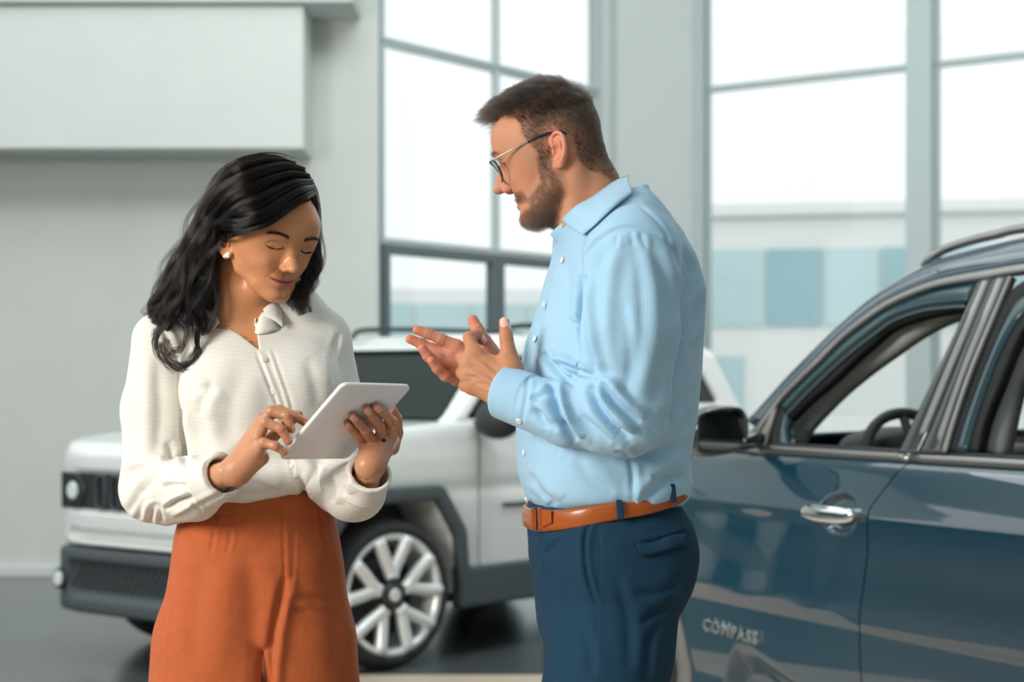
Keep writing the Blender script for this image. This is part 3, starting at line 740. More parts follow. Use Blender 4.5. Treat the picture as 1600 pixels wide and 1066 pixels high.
def hair_mat(name, mel, red=.3, rough=.35, rand=.15, color=None):
    m = bpy.data.materials.new(name); m.use_nodes = True; nt = m.node_tree; nt.nodes.remove(nt.nodes['Principled BSDF'])
    h = nt.nodes.new('ShaderNodeBsdfHairPrincipled'); h.model = 'CHIANG'
    if color: h.parametrization = 'COLOR'; h.inputs['Color'].default_value = (*color, 1)
    else: h.parametrization = 'MELANIN'; h.inputs['Melanin'].default_value = mel; h.inputs['Melanin Redness'].default_value = red
    h.inputs['Roughness'].default_value = rough; h.inputs['Radial Roughness'].default_value = .4; 
    if not color: h.inputs['Random Color'].default_value = rand
    h.inputs['Random Roughness'].default_value = .1
    hi = nt.nodes.new('ShaderNodeHairInfo'); nt.links.new(hi.outputs['Random'], h.inputs['Random'])
    nt.links.new(h.outputs[0], nt.nodes['Material Output'].inputs[0]); MATS[name] = m; return m
RNG = np.random.default_rng(7)
def sphere_mesh(c, r, n=24):
    V = []; F = []
    for i in range(n+1):
        t = math.pi*i/n
        for j in range(n): V.append((c[0]+r*math.sin(t)*math.cos(2*math.pi*j/n), c[1]+r*math.sin(t)*math.sin(2*math.pi*j/n), c[2]+r*math.cos(t)))
    for i in range(n):
        for j in range(n): F.append((i*n+j, i*n+(j+1) % n, (i+1)*n+(j+1) % n, (i+1)*n+j))
    return np.array(V), np.array(F)
def eyeball(name, c, R, O, parent, m, look, r=.0123):
    """white ball with iris and pupil coloured by angle from the gaze"""
    V, F = sphere_mesh((0, 0, 0), r, 32); g = np.array(look, float); g /= np.linalg.norm(g); a = np.degrees(np.arccos(np.clip((V/r)@g, -1, 1)))
    col = np.tile([.72, .66, .62], (len(V), 1)); col[a < 29] = (.16, .20, .20); col[a < 26] = (.12, .09, .06); col[a < 12] = (.01, .01, .01)
    Wd = (V+c)@R.T+O
    return mesh_obj(name, Wd, F, m, parent, colors=col)
def button(name, px, py, Y, nrm, r, m, parent):
    o = MB().disc(P(px, py, Y), nrm, r, .0022, 20, .0008).build(name, m, parent, smooth=False); return o

def snapper(V, Q):
    N = vnormals(V, Q); px, py = project(V)
    def snap(x, y, off=0.):
        m = np.where((np.abs(px-x) < 9) & (np.abs(py-y) < 9) & (N[:, 1] < .1))[0]
        if len(m) == 0: m = np.where((np.abs(px-x) < 25) & (np.abs(py-y) < 25))[0]
        y0 = V[m, 1].min(); m = m[V[m, 1] < y0+.03]; i = m[np.argmin((px[m]-x)**2+(py[m]-y)**2)]
        pt = V[i]+np.array([(x-px[i])/FPX*V[i, 1], 0, -(y-py[i])/FPX*V[i, 1]]); n = N[i]; 
        # keep the point on the tangent plane
        d = pt-V[i]; pt = pt-np.array([0, 1, 0])*((d@n)/n[1] if abs(n[1]) > .35 else 0)
        return pt+n*off, n
    return snap
def drape(name, snap, top, bot, m, parent, off=.004, thick=.0022, n=22, rows=7, mirror=None):
    """cloth leaf laid over a surface, from a sketch of its upper and lower edge"""
    a = np.array(catmull([(*q, 0) for q in top], 12))[:, :2]; b = np.array(catmull([(*q, 0) for q in bot], 12))[:, :2]
    f = lambda c: np.stack([np.interp(np.linspace(0, len(c)-1, n), range(len(c)), c[:, j]) for j in range(2)], 1)
    a, b = f(a), f(b); G = np.zeros((rows, n, 3))
    for r in range(rows):
        for i in range(n): q = a[i]+(b[i]-a[i])*r/(rows-1); G[r, i] = snap(q[0], q[1], off)[0]
    for _ in range(3):
        H = G.copy(); H[1:-1] = (G[:-2]+G[1:-1]*2+G[2:])/4; G = H; H = G.copy(); H[:, 1:-1] = (G[:, :-2]+G[:, 1:-1]*2+G[:, 2:])/4; G = H
    F = np.array([(r*n+i, r*n+i+1, (r+1)*n+i+1, (r+1)*n+i) for r in range(rows-1) for i in range(n-1)]); V = G.reshape(-1, 3)
    out = []
    for k in ((0, 1) if mirror is not None else (0,)):
        W_ = V.copy()
        if k: W_[:, 1] = 2*mirror-W_[:, 1]
        o = mesh_obj(name, W_, F, m, parent, uv=W_[:, [0, 2]]); md = o.modifiers.new('s', 'SOLIDIFY'); md.thickness = thick; md.offset = 0; out.append(o)
    return out
def on_disc(name, snap, x, y, r, h, m, parent, off=0):
    p_, n_ = snap(x, y, off); mb = MB().disc(p_, n_, r, h, 20, h*.4); return mb.build(name, m, parent)
# ================================================================== THE MAN
YM = 2.85
skin_mat('skin_man', .5, .25); mat('eye_wet', (.8, .8, .8), rough=.08, attr='Col', coat=1)
cloth_mat('blue_shirt', (.335, .555, .735), 18, .035, stripes=(.0040, (.46, .68, .83), .20), crumple=(20, .3, .007))
cloth_mat('navy_trouser', (.008, .040, .078), 40, .10, rough=.85, sheen=0, crumple=(14, .25, .006))
mat('button', (.75, .78, .8), rough=.3); mat('belt_leather', (.36, .085, .015), rough=.3, spec=.5, noise=(30, .15), bump=(300, .2, .001), coat=.25)
mat('black_leather', (.02, .018, .018), rough=.35)
mat('specs_frame', (.03, .035, .045), rough=.3, metal=.6)
RM = head_frame(166, -18, 0); LM = -RM[:, 0]
OM = P(866, 237, YM-.072)-LM*.074
fM = make_face(MALE)
def toM(p): return ((p-OM.astype(f32))@RM.astype(f32)).astype(f32)
def LMpx(px, py):   # sketch position -> (forward, up) in head space
    a = (866-px)/957.; b = (237-py)/985.; c, s = math.cos(math.radians(18)), math.sin(math.radians(18)); return (a*c-b*s, a*s+b*c)
HAIRM = [LMpx(*q) for q in [(770, 184), (786, 176), (802, 178), (812, 192), (815, 208), (826, 224), (838, 236), (841, 262), (858, 264), (862, 236), (872, 206), (888, 212), (893, 228), (897, 248), (912, 262), (932, 270), (960, 290), (1010, 260), (980, 80), (740, 80)]]
BEARD = [LMpx(*q) for q in [(838, 244), (838, 262), (841, 280), (830, 293), (820, 303), (812, 291), (796, 291), (780, 300), (797, 312), (812, 310), (821, 311), (822, 318), (812, 322), (798, 330), (798, 352), (812, 366), (838, 360), (858, 349), (868, 332), (879, 300), (874, 282), (860, 256), (856, 240)]]
neckM = [P(899, 258, YM), P(913, 300, YM), P(934, 345, YM), P(955, 400, YM)]
def skinM(p):
    q = toM(p); d = fM(q)
    nk = chain(p, neckM, [.052, .054, .060, .075], .02)
    nk = smin(nk, capsule(p, OM+RM@np.array([0, .030, -.055]), P(912, 352, YM), .026, .034), .02)
    nk = smin(nk, capsule(q, (-.050, -.025, -.02), (-.030, .030, -.15), .012, .014), .02)
    nk = smin(nk, capsule(q, (.050, -.025, -.02), (.030, .030, -.15), .012, .014), .02)
    d = smin(d, nk, .022)
    return d
sleeve_near = dict(pts=[P(988, 398, 2.675), P(985, 520, 2.655), P(975, 645, 2.655)], r=[.073, .072, .062])
fore_near = dict(pts=[P(972, 645, 2.655), P(890, 648, 2.67), P(788, 618, 2.715)], r=[.060, .048, .037])
def colM(V):
    q = toM(V.astype(f32)); zz = q[:, 2]; q = fM.warp(q); x, y, z = q[:, 0], q[:, 1], q[:, 2]; ax = np.abs(x)
    c = np.tile([.54, .255, .145], (len(V), 1))
    c = lerp(c, (.60, .22, .13), .5*g1(ax, .042, .022)*g1(z, -.018, .02)*(y > .03))
    c = lerp(c, (.56, .20, .13), .7*g1(ax, 0, .016)*g1(z, -.028, .014)*(y > .09))
    ear = smooth(.069, .074, ax)*smooth(.02, .0, y)*smooth(-.05, -.03, y)*smooth(.05, .03, z)*smooth(-.05, -.03, z); c = lerp(c, (.70, .28, .19), .75*ear)
    ml = fM.ml(ax); env = np.exp(-(ax/.024)**4)
    lip = env*smooth(.011, .008, z-ml)*smooth(-.014, -.011, z-ml)*(y > .07); c = lerp(c, (.52, .20, .17), .8*lip)
    hs = poly_sd(y, zz, HAIRM); c = lerp(c, (.05, .036, .03), (.45+.45*smooth(-.004, -.035, hs))*smooth(.003, -.006, hs)*(1-ear))
    bd = poly_sd(y, zz, BEARD); c = lerp(c, (.10, .058, .04), .66*smooth(.004, -.008, bd)*(1-lip)*(1-ear)*smooth(.15, .12, np.abs(x)+.0*z))
    nose = (y > .095) & (z > -.043) & (ax < .017); c[nose] = lerp(c, (.56, .24, .155), np.ones(len(c)))[nose]
    return c
t1 = time.time()
V1, Q1 = surf(skinM, OM-np.array([.16, .14, .19]), OM+np.array([.17, .14, .17]), .0017, lip=1.7)
C1 = colM(V1)
# hands ------------------------------------------------------------
def J(px, py, Y): return P(px, py, Y)
yl = 2.73
HL = dict(palm=[(J(792, 612, 2.715), J(741, 556, yl-.002), .020, .0125), (J(790, 612, 2.715), J(733, 568, yl-.004), .020, .0125), (J(788, 616, 2.715), J(733, 585, yl-.002), .020, .0125), (J(786, 618, 2.716), J(738, 603, yl), .019, .0120), (J(797, 606, 2.71), J(797, 578, yl-.012), .020, .018), (J(797, 578, yl-.012), J(760, 570, yl), .016, .016), (J(815, 640, 2.705), J(790, 612, 2.715), .027, .022)],
    fingers=[([J(741, 553, yl), J(733, 528, yl+.018), J(745, 523, yl+.036), J(753, 532, yl+.040)], [.0115, .0095, .0085, .0072]),
             ([J(731, 566, yl), J(722, 560, yl+.036), J(733, 556, yl+.055), J(745, 560, yl+.052)], [.0120, .0098, .0088, .0078]),
             ([J(730, 585, yl), J(722, 583, yl+.034), J(733, 578, yl+.052), J(744, 578, yl+.050)], [.0115, .0094, .0084, .0075]),
             ([J(736, 603, yl), J(726, 603, yl+.026), J(734, 597, yl+.042), J(744, 594, yl+.044)], [.0105, .0085, .0075, .0068])],
    thumb=([J(798, 582, yl-.012), J(795, 556, yl-.010), J(791, 527, yl-.008), J(788, 504, yl-.004)], [.0170, .0130, .0102, .0082]))
HL['blend'] = .012; HL['strokes'] = [([(738, 560), (755, 572), (775, 590)], 3.2, -1.3), ([(732, 578), (752, 588), (775, 602)], 3.2, -1.2), ([(736, 598), (755, 606), (775, 615)], 3.0, -1.0), ([(744, 566), (760, 580), (778, 598)], 3, .8), ([(746, 556), (764, 556), (786, 566)], 4, 1.0), ([(783, 575), (790, 592), (786, 612)], 4, .9), ([(737, 604), (752, 600), (765, 604)], 2.5, .8), ([(730, 566), (738, 572), (744, 574)], 2, .9), ([(729, 586), (737, 589), (744, 590)], 2, .9)]
HL['nails'] = [(HL['thumb'][0], .0082, (-.12, -1, .2)), (HL['fingers'][0][0], .0072, (.3, -.8, .6))]
yr = 2.80
HR = dict(palm=[(J(782, 596, yr+.01), J(714, 543, yr-.002), .019, .0115), (J(782, 598, yr+.01), J(703, 557, yr), .019, .0115), (J(782, 602, yr+.01), J(705, 573, yr-.004), .018, .0112), (J(782, 606, yr+.01), J(715, 592, yr-.008), .017, .0110), (J(778, 590, yr), J(762, 552, yr-.008), .020, .014), (J(860, 640, yr+.06), J(782, 600, yr+.01), .030, .022)],
    fingers=[([J(712, 541, yr-.002), J(689, 530, yr-.008), J(669, 522, yr-.010), J(652, 516, yr-.012)], [.0108, .0090, .0083, .0073]),
             ([J(702, 556, yr), J(677, 546, yr+.004), J(658, 537, yr+.004), J(641, 530, yr+.002)], [.0110, .0092, .0084, .0075]),
             ([J(703, 572, yr-.006), J(682, 568, yr-.022), J(669, 557, yr-.030), J(660, 545, yr-.034)], [.0106, .0088, .0080, .0072]),
             ([J(713, 591, yr-.008), J(696, 588, yr-.026), J(683, 576, yr-.036), J(674, 564, yr-.042)], [.0100, .0082, .0075, .0068])],
    thumb=([J(772, 560, yr-.004), J(758, 536, yr-.010), J(746, 515, yr-.010), J(739, 500, yr-.008)], [.0150, .0118, .0098, .0082]), nails=[])
def hand_cols(V, h, base):
    c = np.tile(base, (len(V), 1)); b = np.array(base)
    for pts, rad in h['fingers']+[h['thumb']]:
        for i in (1, 2):
            d = np.sqrt(((V-pts[i])**2).sum(1)); c = lerp(c, b*(.88, .70, .68), .5*np.exp(-(d/(rad[i]*1.2))**2))
        d = np.sqrt(((V-pts[-1])**2).sum(1)); c = lerp(c, b*(1.04, .72, .68), .65*np.exp(-(d/(rad[-1]*1.9))**2))
    return c
def bump_knuckles(V, N, h, amt=.0006):
    """small creases across the finger joints"""
    for pts, rad in h['fingers']+[h['thumb']]:
        for i in (1, 2):
            ax = pts[i+1]-pts[i-1]; ax = ax/np.linalg.norm(ax); q = V-pts[i]; d = np.sqrt((q*q).sum(1)); u = q@ax
            V = V-N*(amt*np.cos(u/.0016)*np.exp(-(u/.0035)**2)*np.exp(-(d/(rad[i]*1.5))**4))[:, None]
    return V
def make_hand(h, lo, hi, base, res=.0013, extra=None, nailc=(.80, .50, .42)):
    F = (lambda p: hand_field(p, h)) if extra is None else (lambda p: extra(p, hand_field(p, h)))
    V, Q = surf(F, lo, hi, res, lip=1.4); N = vnormals(V, Q); c = hand_cols(V, h, base); V = bump_knuckles(V, N, h)
    if 'strokes' in h: V = folds(V, Q, h['strokes'])
    V, c = nails(V, N, h, c, base, nailc); return V, Q, c
def bbox(h, m=.03):
    pts = np.array([q for a, b, _, _ in h['palm'] for q in (a, b)]+[q for f, _ in h['fingers']+[h['thumb']] for q in f]); return pts.min(0)-m, pts.max(0)+m
def palmlines(p, d):
    for a, b, c_ in ((J(742, 560, yr-.02), J(716, 562, yr-.02), J(705, 548, yr-.02)), (J(748, 590, yr-.02), J(726, 578, yr-.02), J(712, 560, yr-.02))):
        d = smax(d, -chain(p, [a, b, c_], [.0012]*3, 0), .004)
    return d
parts = [(V1, Q1, C1), make_hand(HL, *bbox(HL), (.53, .245, .135)), make_hand(HR, *bbox(HR), (.60, .265, .17), extra=palmlines)]
# torso and legs under the clothes
def z_of(py, Y=YM): return CH-(py-HY)/FPX*Y
def xm(px, Y=YM): return (px-800)/FPX*Y
yawM = math.radians(10)
rows = [(1066, 848, 1030, .10), (960, 842, 1052, .150), (905, 836, 1072, .165), (860, 830, 1079, .168), (815, 827, 1070, .165), (795, 826, 1062, .160), (770, 822, 1064, .168), (735, 813, 1067, .172), (690, 811, 1074, .172), (640, 811, 1082, .172), (590, 815, 1087, .172), (540, 824, 1090, .172), (500, 838, 1091, .172), (450, 853, 1089, .172), (410, 866, 1076, .172), (370, 871, 1056, .165), (345, 869, 1036, .15), (330, 885, 1022, .14), (300, 925, 1000, .10)]
tabM = [(z_of(py), xm((a+b)/2), YM+.0, (b-a)/2/FPX*YM, w, 2.5) for py, a, b, w in rows]
torsoM = lut(tabM)
def torso_field(p, lo=795, hi=300):
    return loft_field(p, np.clip(p[:, 2], tabM[0][0], tabM[-1][0]), torsoM, yawM, z_of(lo), z_of(hi), .04)
def bodyM(p):
    d = torso_field(p)+.016
    for s in (-1, 1):
        hip = np.array([xm(945), YM+s*.083, .86]); kn = np.array([xm(925)+s*.02, YM+s*.10, .46]); an = np.array([xm(945)+s*.03, YM+s*.10, .09])
        d = smin(d, chain(p, [hip, kn, an], [.070, .046, .034], .02), .03)
    d = smin(d, chain(p, [P(990, 405, 2.69), P(978, 645, 2.68), P(880, 648, 2.69), P(805, 620, 2.71)], [.045, .036, .033, .026], .01), .02)
    d = smin(d, chain(p, [P(985, 405, 3.01), P(985, 640, 3.0), P(860, 640, 2.86)], [.045, .038, .028], .01), .02)
    return d
Vb, Qb = surf(bodyM, (xm(760)-.1, 2.5, .04), (xm(1110), 3.2, 1.52), .014)
parts.append((Vb, Qb, np.tile([.66, .36, .235], (len(Vb), 1))))
Vm, Qm, Cm = merge(parts)
man = mesh_obj('person', Vm, Qm, M['skin_man'], colors=Cm)
tag(man, 'bearded man in glasses and light blue shirt gesturing with both hands', 'person')
for s in (-1, 1): eyeball('eye', np.array([s*.032, .0725, .0165]), RM, OM, man, M['eye_wet'], (.05, 1, -.25))
print('man skin', time.time()-t1)
# shirt --------------------------------------------------------------
shoulder_far = P(985, 400, 3.02)
def shirtM(p):
    d = torso_field(p, 797, 296)
    d = smin(d, chain(p, [P(944, 318, YM), P(985, 392, YM-.145)], [.052, .060], .01), .05)
    d = smin(d, chain(p, [P(944, 318, YM), P(980, 392, YM+.145)], [.052, .060], .01), .05)
    a_ = P(994, 297, YM); b_ = P(868, 366, YM); nn_ = np.array([-(b_[2]-a_[2]), 0, b_[0]-a_[0]]); nn_ = nn_/np.linalg.norm(nn_); nn_ = nn_ if nn_[2] > 0 else -nn_
    d = smax(d, (p-a_.astype(f32))@nn_.astype(f32), .006)
    # blouse over the belt at the back
    d = smin(d, chain(p, [P(1000, 772, YM-.13), P(1052, 755, YM-.06), P(1058, 752, YM+.06)], [.018, .020, .020], .01), .03)
    d = smax(d, -chain(p, [P(918, 290, YM), P(920, 350, YM)], [.042, .041], .01), .01)
    # far sleeve
    far = chain(p, [shoulder_far, P(985, 640, 3.02), P(900, 645, 2.92), P(800, 605, yr+.02)], [.070, .060, .048, .036], .02)
    cut = (p-P(790, 598, yr+.01).astype(f32))@np.array([-.78, -.52, .35], f32); far = smax(far, cut, .004)
    d = smin(d, far, .012)
    # near sleeve
    up = chain(p, sleeve_near['pts'], sleeve_near['r'], .01); fo = chain(p, fore_near['pts'], fore_near['r'], .01)
    n_ = smin(up, fo, .03)
    ax = P(788, 614, 2.718)-P(850, 636, 2.68); ax = ax/np.linalg.norm(ax); w = (p-P(786, 609, 2.716).astype(f32))@ax.astype(f32)
    cuff = capsule(p, P(850, 634, 2.685), P(770, 604, 2.722), .040, .0385)
    cuff = np.maximum(cuff, -((p-P(827, 626, 2.70).astype(f32))@ax.astype(f32)))
    n_ = smin(n_, cuff, .005)
    n_ = smax(n_, w, .003)
    hol = capsule(p, P(830, 628, 2.70), P(740, 592, 2.735), .0345); n_ = smax(n_, -hol, .002)
    d = smin(d, n_, .010)
    return d
Vs, Qs = surf(shirtM, (xm(745), 2.54, z_of(800)), (xm(1112), 3.13, z_of(262)), .0028, lip=1.7, newton=1)
SM = [  # forearm and elbow
    ([(864, 600), (866, 625), (876, 655), (902, 690)], 4, 13, 2.75), ([(922, 602), (934, 632), (958, 664), (985, 684)], 4.5, 12, 2.75), ([(940, 598), (962, 630), (1000, 662)], 4.5, 9, 2.75),
    ([(828, 622), (845, 622), (862, 612)], 3.5, 5, 2.75), ([(832, 640), (850, 650), (872, 672)], 4, 5, 2.75), ([(930, 585), (955, 600), (985, 640)], 5, -4, 2.75), ([(905, 650), (930, 668), (955, 690)], 5, 4, 2.75), ([(880, 640), (900, 662), (925, 690)], 4, -3, 2.75),
    ([(826, 590), (822, 625), (815, 662)], 2.2, 2.2, 2.75), ([(836, 628), (846, 655), (858, 668)], 3, 4, 2.75),
    # sleeve length
    ([(990, 372), (1002, 450), (1000, 540), (985, 620)], 7, 3, 2.72), ([(1015, 375), (1040, 450), (1042, 540), (1022, 630)], 7, 4, 2.72), ([(968, 368), (956, 440), (950, 520), (960, 590)], 7, -3, 2.72), ([(940, 395), (928, 450), (930, 520)], 6, 3, 2.72),
    ([(1056, 430), (1062, 500), (1050, 580)], 6, 4, 2.8), ([(975, 470), (985, 560), (975, 620)], 6, 2.5, 2.72),
    # seam of the sleeve head
    ([(913, 432), (917, 400), (938, 374), (972, 357), (1008, 360), (1042, 379), (1060, 405)], 2.4, 2.6, 2.85), ([(985, 362), (990, 385)], 2.5, 1.5, 2.75), ([(1000, 364), (1010, 390)], 2.5, 1.5, 2.75), ([(965, 366), (962, 388)], 2.5, 1.3, 2.75),
    # yoke and back
    ([(995, 318), (1030, 350), (1050, 392)], 2, 1.5), ([(1058, 380), (1078, 430), (1072, 470)], 5, 6), ([(1045, 385), (1070, 440), (1068, 490)], 4, 4), ([(1085, 440), (1080, 500), (1064, 530)], 5, 5),
    # chest and belly
    ([(914, 430), (912, 480), (918, 530), (930, 585)], 4, 14, 2.86), ([(868, 566), (895, 578), (928, 588)], 3.5, 10, 2.86), ([(848, 550), (868, 576), (900, 602)], 3.5, 9, 2.86), ([(886, 500), (900, 508), (918, 516)], 3.5, 3, 2.86), ([(880, 405), (892, 450), (890, 500)], 6, 2.5, 2.86),
    ([(870, 385), (860, 430), (848, 490), (836, 540)], 2.4, 2, 2.86),
    ([(826, 740), (842, 765), (870, 790)], 5, 5), ([(820, 765), (838, 780), (850, 795)], 4, 4), ([(960, 705), (985, 720), (990, 790)], 3, 3), ([(1000, 790), (1040, 750), (1072, 742)], 6, 6), ([(1015, 745), (1040, 738), (1065, 722)], 6, 4), ([(985, 706), (1030, 706), (1070, 690)], 6, 5), ([(900, 712), (920, 745), (960, 770)], 7, 2.5), ([(1035, 660), (1060, 640), (1085, 600)], 6, 4), ([(1030, 690), (1060, 672), (1080, 640)], 5, 4)]
Vs = folds(Vs, Qs, [(a[0], a[1]*1.45, a[2]*1.35)+tuple(a[3:]) for a in SM])
snapS = snapper(Vs, Qs)
def shirt_uv(V):
    """thread direction: stripes run down the torso and along each sleeve"""
    p = V.astype(f32); u = np.arctan2(-(V[:, 1]-YM), -(V[:, 0]-xm(950)))*.165
    A = sleeve_near['pts'][0]; Bx = sleeve_near['pts'][2]-A; Bx = Bx/np.linalg.norm(Bx); q = V-A; s1 = np.cross(Bx, [0, 1, 0]); s1 /= np.linalg.norm(s1); s2 = np.cross(Bx, s1)
    us = np.arctan2(q@s2, q@s1)*.072
    up = chain(p, sleeve_near['pts'], sleeve_near['r'], 0); fo = chain(p, fore_near['pts'], fore_near['r'], 0)
    A = fore_near['pts'][0]; ax = fore_near['pts'][2]-A; ax = ax/np.linalg.norm(ax); q = V-A; s1 = np.cross(ax, [0, 1, 0]); s1 /= np.linalg.norm(s1); s2 = np.cross(ax, s1); uf = np.arctan2(q@s2, q@s1)*.048
    u = np.where((up < .02) & (V[:, 1] < 2.76), us, u); m = (fo < up) & (fo < .03); u = np.where(m, uf, u)
    return np.stack([u, V[:, 2]], 1)
shirt = mesh_obj('shirt', Vs, Qs, M['blue_shirt'], man, uv=shirt_uv(Vs)); shirt['label'] = 'light blue finely striped long-sleeved shirt'
# collar: outer leaf, inner stand
both = snapper(*merge([(Vs, Qs, Vs), (V1, Q1, V1)])[:2])
drape('collar_leaf', both, [(978, 277), (960, 284), (925, 309), (897, 331), (881, 347)], [(989, 305), (972, 319), (950, 338), (930, 357), (915, 369)], M['blue_shirt'], shirt, .0050, mirror=YM)
for s in (-1, 1):
    k = lambda px, py, dy: P(px, py, YM+s*dy)
    ribbon('collar_stand', [k(905, 325, .058), k(884, 344, .048), k(868, 357, .028), k(860, 366, .010)], [k(915, 350, .066), k(900, 362, .055), k(884, 374, .038), k(872, 380, .014)], M['blue_shirt'], shirt, .002, n=8)
for px, py in ((879, 406), (850, 477), (836, 530), (819, 708), (823, 781)): on_disc('button', snapS, px, py, .0055, .0024, M['button'], shirt)
on_disc('button', snapS, 811, 658, .005, .0024, M['button'], shirt)
print('shirt', time.time()-t1)
# trousers ------------------------------------------------------------
def trouserM(p):
    d = torso_field(p, 1010, 776)
    for s in (-1, 1):
        hip = np.array([xm(950)+.0*s, YM+s*.082, .88]); th = np.array([xm(936)+s*.006, YM+s*.09, .78]); kn = np.array([xm(925)+s*.02, YM+s*.10, .46]); an = np.array([xm(945)+s*.03, YM+s*.10, .13])
        leg = chain(p, [hip, th, kn, an], [.098, .094, .074, .066], .02); d = smin(d, leg, .03)
    d = smax(d, .06-p[:, 2], .003)
    d = smin(d, ellip(p, P(1030, 872, YM-.075), (.052, .06, .075)), .03)
    # slant pocket and rear pocket flap
    pk = [P(918, 808, 2.682), P(912, 850, 2.674), P(918, 900, 2.672), P(932, 945, 2.676)]
    return d
Vt, Qt = surf(trouserM, (xm(790), 2.6, .03), (xm(1112), 3.1, z_of(765)), .004, lip=1.6)
TM = [([(921, 810), (914, 850), (918, 900), (934, 948)], 3.5, 7), ([(937, 806), (938, 900), (932, 1000), (928, 1066)], 1.6, 1.6), ([(993, 850), (1035, 842), (1077, 830)], 2.4, 5), ([(1000, 868), (1040, 862), (1078, 850)], 1.6, -2.0), ([(994, 850), (1000, 868)], 1.6, 2),
      ([(848, 812), (846, 850), (838, 890)], 3, 3), ([(845, 870), (860, 858), (880, 840)], 4, 2.5), ([(1060, 930), (1030, 955), (1000, 975)], 7, 6), ([(1040, 960), (1015, 1000), (1010, 1066)], 7, 5), ([(1068, 900), (1040, 925), (990, 930)], 7, 4), ([(870, 900), (872, 980), (880, 1066)], 8, -3), ([(900, 960), (920, 1010), (925, 1060)], 8, 3), ([(960, 900), (980, 960), (985, 1050)], 9, 3)]
Vt = folds(Vt, Qt, TM)
tr = mesh_obj('trousers', Vt, Qt, M['navy_trouser'], man, uv=Vt[:, [0, 2]]); tr['label'] = 'navy blue trousers with slanted pocket'
snapT = snapper(Vt, Qt)
ribbon('pocket_flap', [snapT(x, y, .004)[0] for x, y in ((993, 851), (1020, 846), (1045, 841), (1066, 835))], [snapT(x, y, .004)[0] for x, y in ((1000, 869), (1024, 866), (1048, 860), (1068, 853))], M['navy_trouser'], tr, .003, bulge=(.001, -.002, 0))
# belt: follows the waist section, low in front, high behind
def waist_ring(z_front, z_back, off, n=72):
    out = []
    cx, cy, rx, ry, nn = [float(v[0]) for v in torsoM(np.array([z_of(798)]))]
    for i in range(n):
        a = 2*math.pi*i/n; u = (rx+off)*math.copysign(abs(math.cos(a))**(2/nn), math.cos(a)); v = (ry+off)*math.copysign(abs(math.sin(a))**(2/nn), math.sin(a))
        t = (1-math.cos(a))/2     # 1 = front (towards -x)
        c, s = math.cos(yawM), math.sin(yawM); out.append((cx+u*c-v*s, cy+u*s+v*c, z_front*t+z_back*(1-t)))
    return out
def band(name, ring_lo, ring_hi, th, m, parent):
    lo = np.array(ring_lo); hi = np.array(ring_hi); n = len(lo); cen = lo.mean(0); o = lo-cen; o[:, 2] = 0; o /= np.linalg.norm(o, axis=1)[:, None]
    V = np.concatenate([lo, lo+o*th*.7+(hi-lo)*.08, lo+o*th+(hi-lo)*.25, hi+o*th-(hi-lo)*.25, hi+o*th*.7-(hi-lo)*.08, hi]); F = [(r*n+i, r*n+(i+1) % n, (r+1) % 6*n+(i+1) % n, (r+1) % 6*n+i) for r in range(6) for i in range(n)]
    return mesh_obj(name, V, np.array(F), m, parent)
zf, zb = z_of(826), z_of(772)
belt = band('belt', waist_ring(zf, zb, .001), waist_ring(zf+.034, zb+.024, .001), .005, M['belt_leather'], man); belt['label'] = 'tan leather belt with two keeper loops'
def loop(name, px, py0, py1, Y, w, th, m, parent, tilt=0):
    a = P(px, py0, Y); b = P(px+tilt, py1, Y); ux = np.array([w/2, 0, 0]); d = np.array([0, -th, 0]); mb = MB()
    V = [a-ux, a+ux, b+ux, b-ux, a-ux+d, a+ux+d, b+ux+d, b-ux+d]; mb.add(V, [(0, 1, 2, 3), (7, 6, 5, 4), (0, 4, 5, 1), (1, 5, 6, 2), (2, 6, 7, 3), (3, 7, 4, 0)]); o = mb.build(name, m, parent)
    bv = o.modifiers.new('b', 'BEVEL'); bv.width = th*.4; bv.segments = 3; return o
wr = np.array(waist_ring(zf, zb, .0065, 200)); wp = np.stack(project(wr), 1)
def waistY(px):
    near = wr[:, 1] < YM; i = np.argmin(np.abs(wp[:, 0]-px)+(~near)*1e6); return wr[i, 1]
loop('belt_loop', 967, 781, 812, waistY(967)-.001, .010, .005, M['navy_trouser'], tr, 3)
loop('belt_loop', 1050, 756, 785, waistY(1050)-.001, .009, .005, M['navy_trouser'], tr, 3)
loop('keeper', 832, 793, 828, waistY(832)-.004, .006, .004, M['belt_leather'], belt, 1); loop('keeper', 843, 793, 828, waistY(843)-.002, .007, .004, M['belt_leather'], belt, 2)
loop('keeper', 838, 794, 829, waistY(838)-.003, .003, .005, M['black_leather'], belt, 1)
tb = MB(); y0 = waistY(848); tb.add([P(846, 796, y0), P(861, 797, waistY(861)), P(862, 817, waistY(861)), P(847, 824, y0), P(846, 796, y0-.004), P(861, 797, waistY(861)-.003), P(862, 817, waistY(861)-.003), P(847, 824, y0-.004)], [(0, 1, 2, 3), (7, 6, 5, 4), (0, 4, 5, 1), (1, 5, 6, 2), (2, 6, 7, 3), (3, 7, 4, 0)]); tb.build('belt_tip', M['belt_leather'], belt)
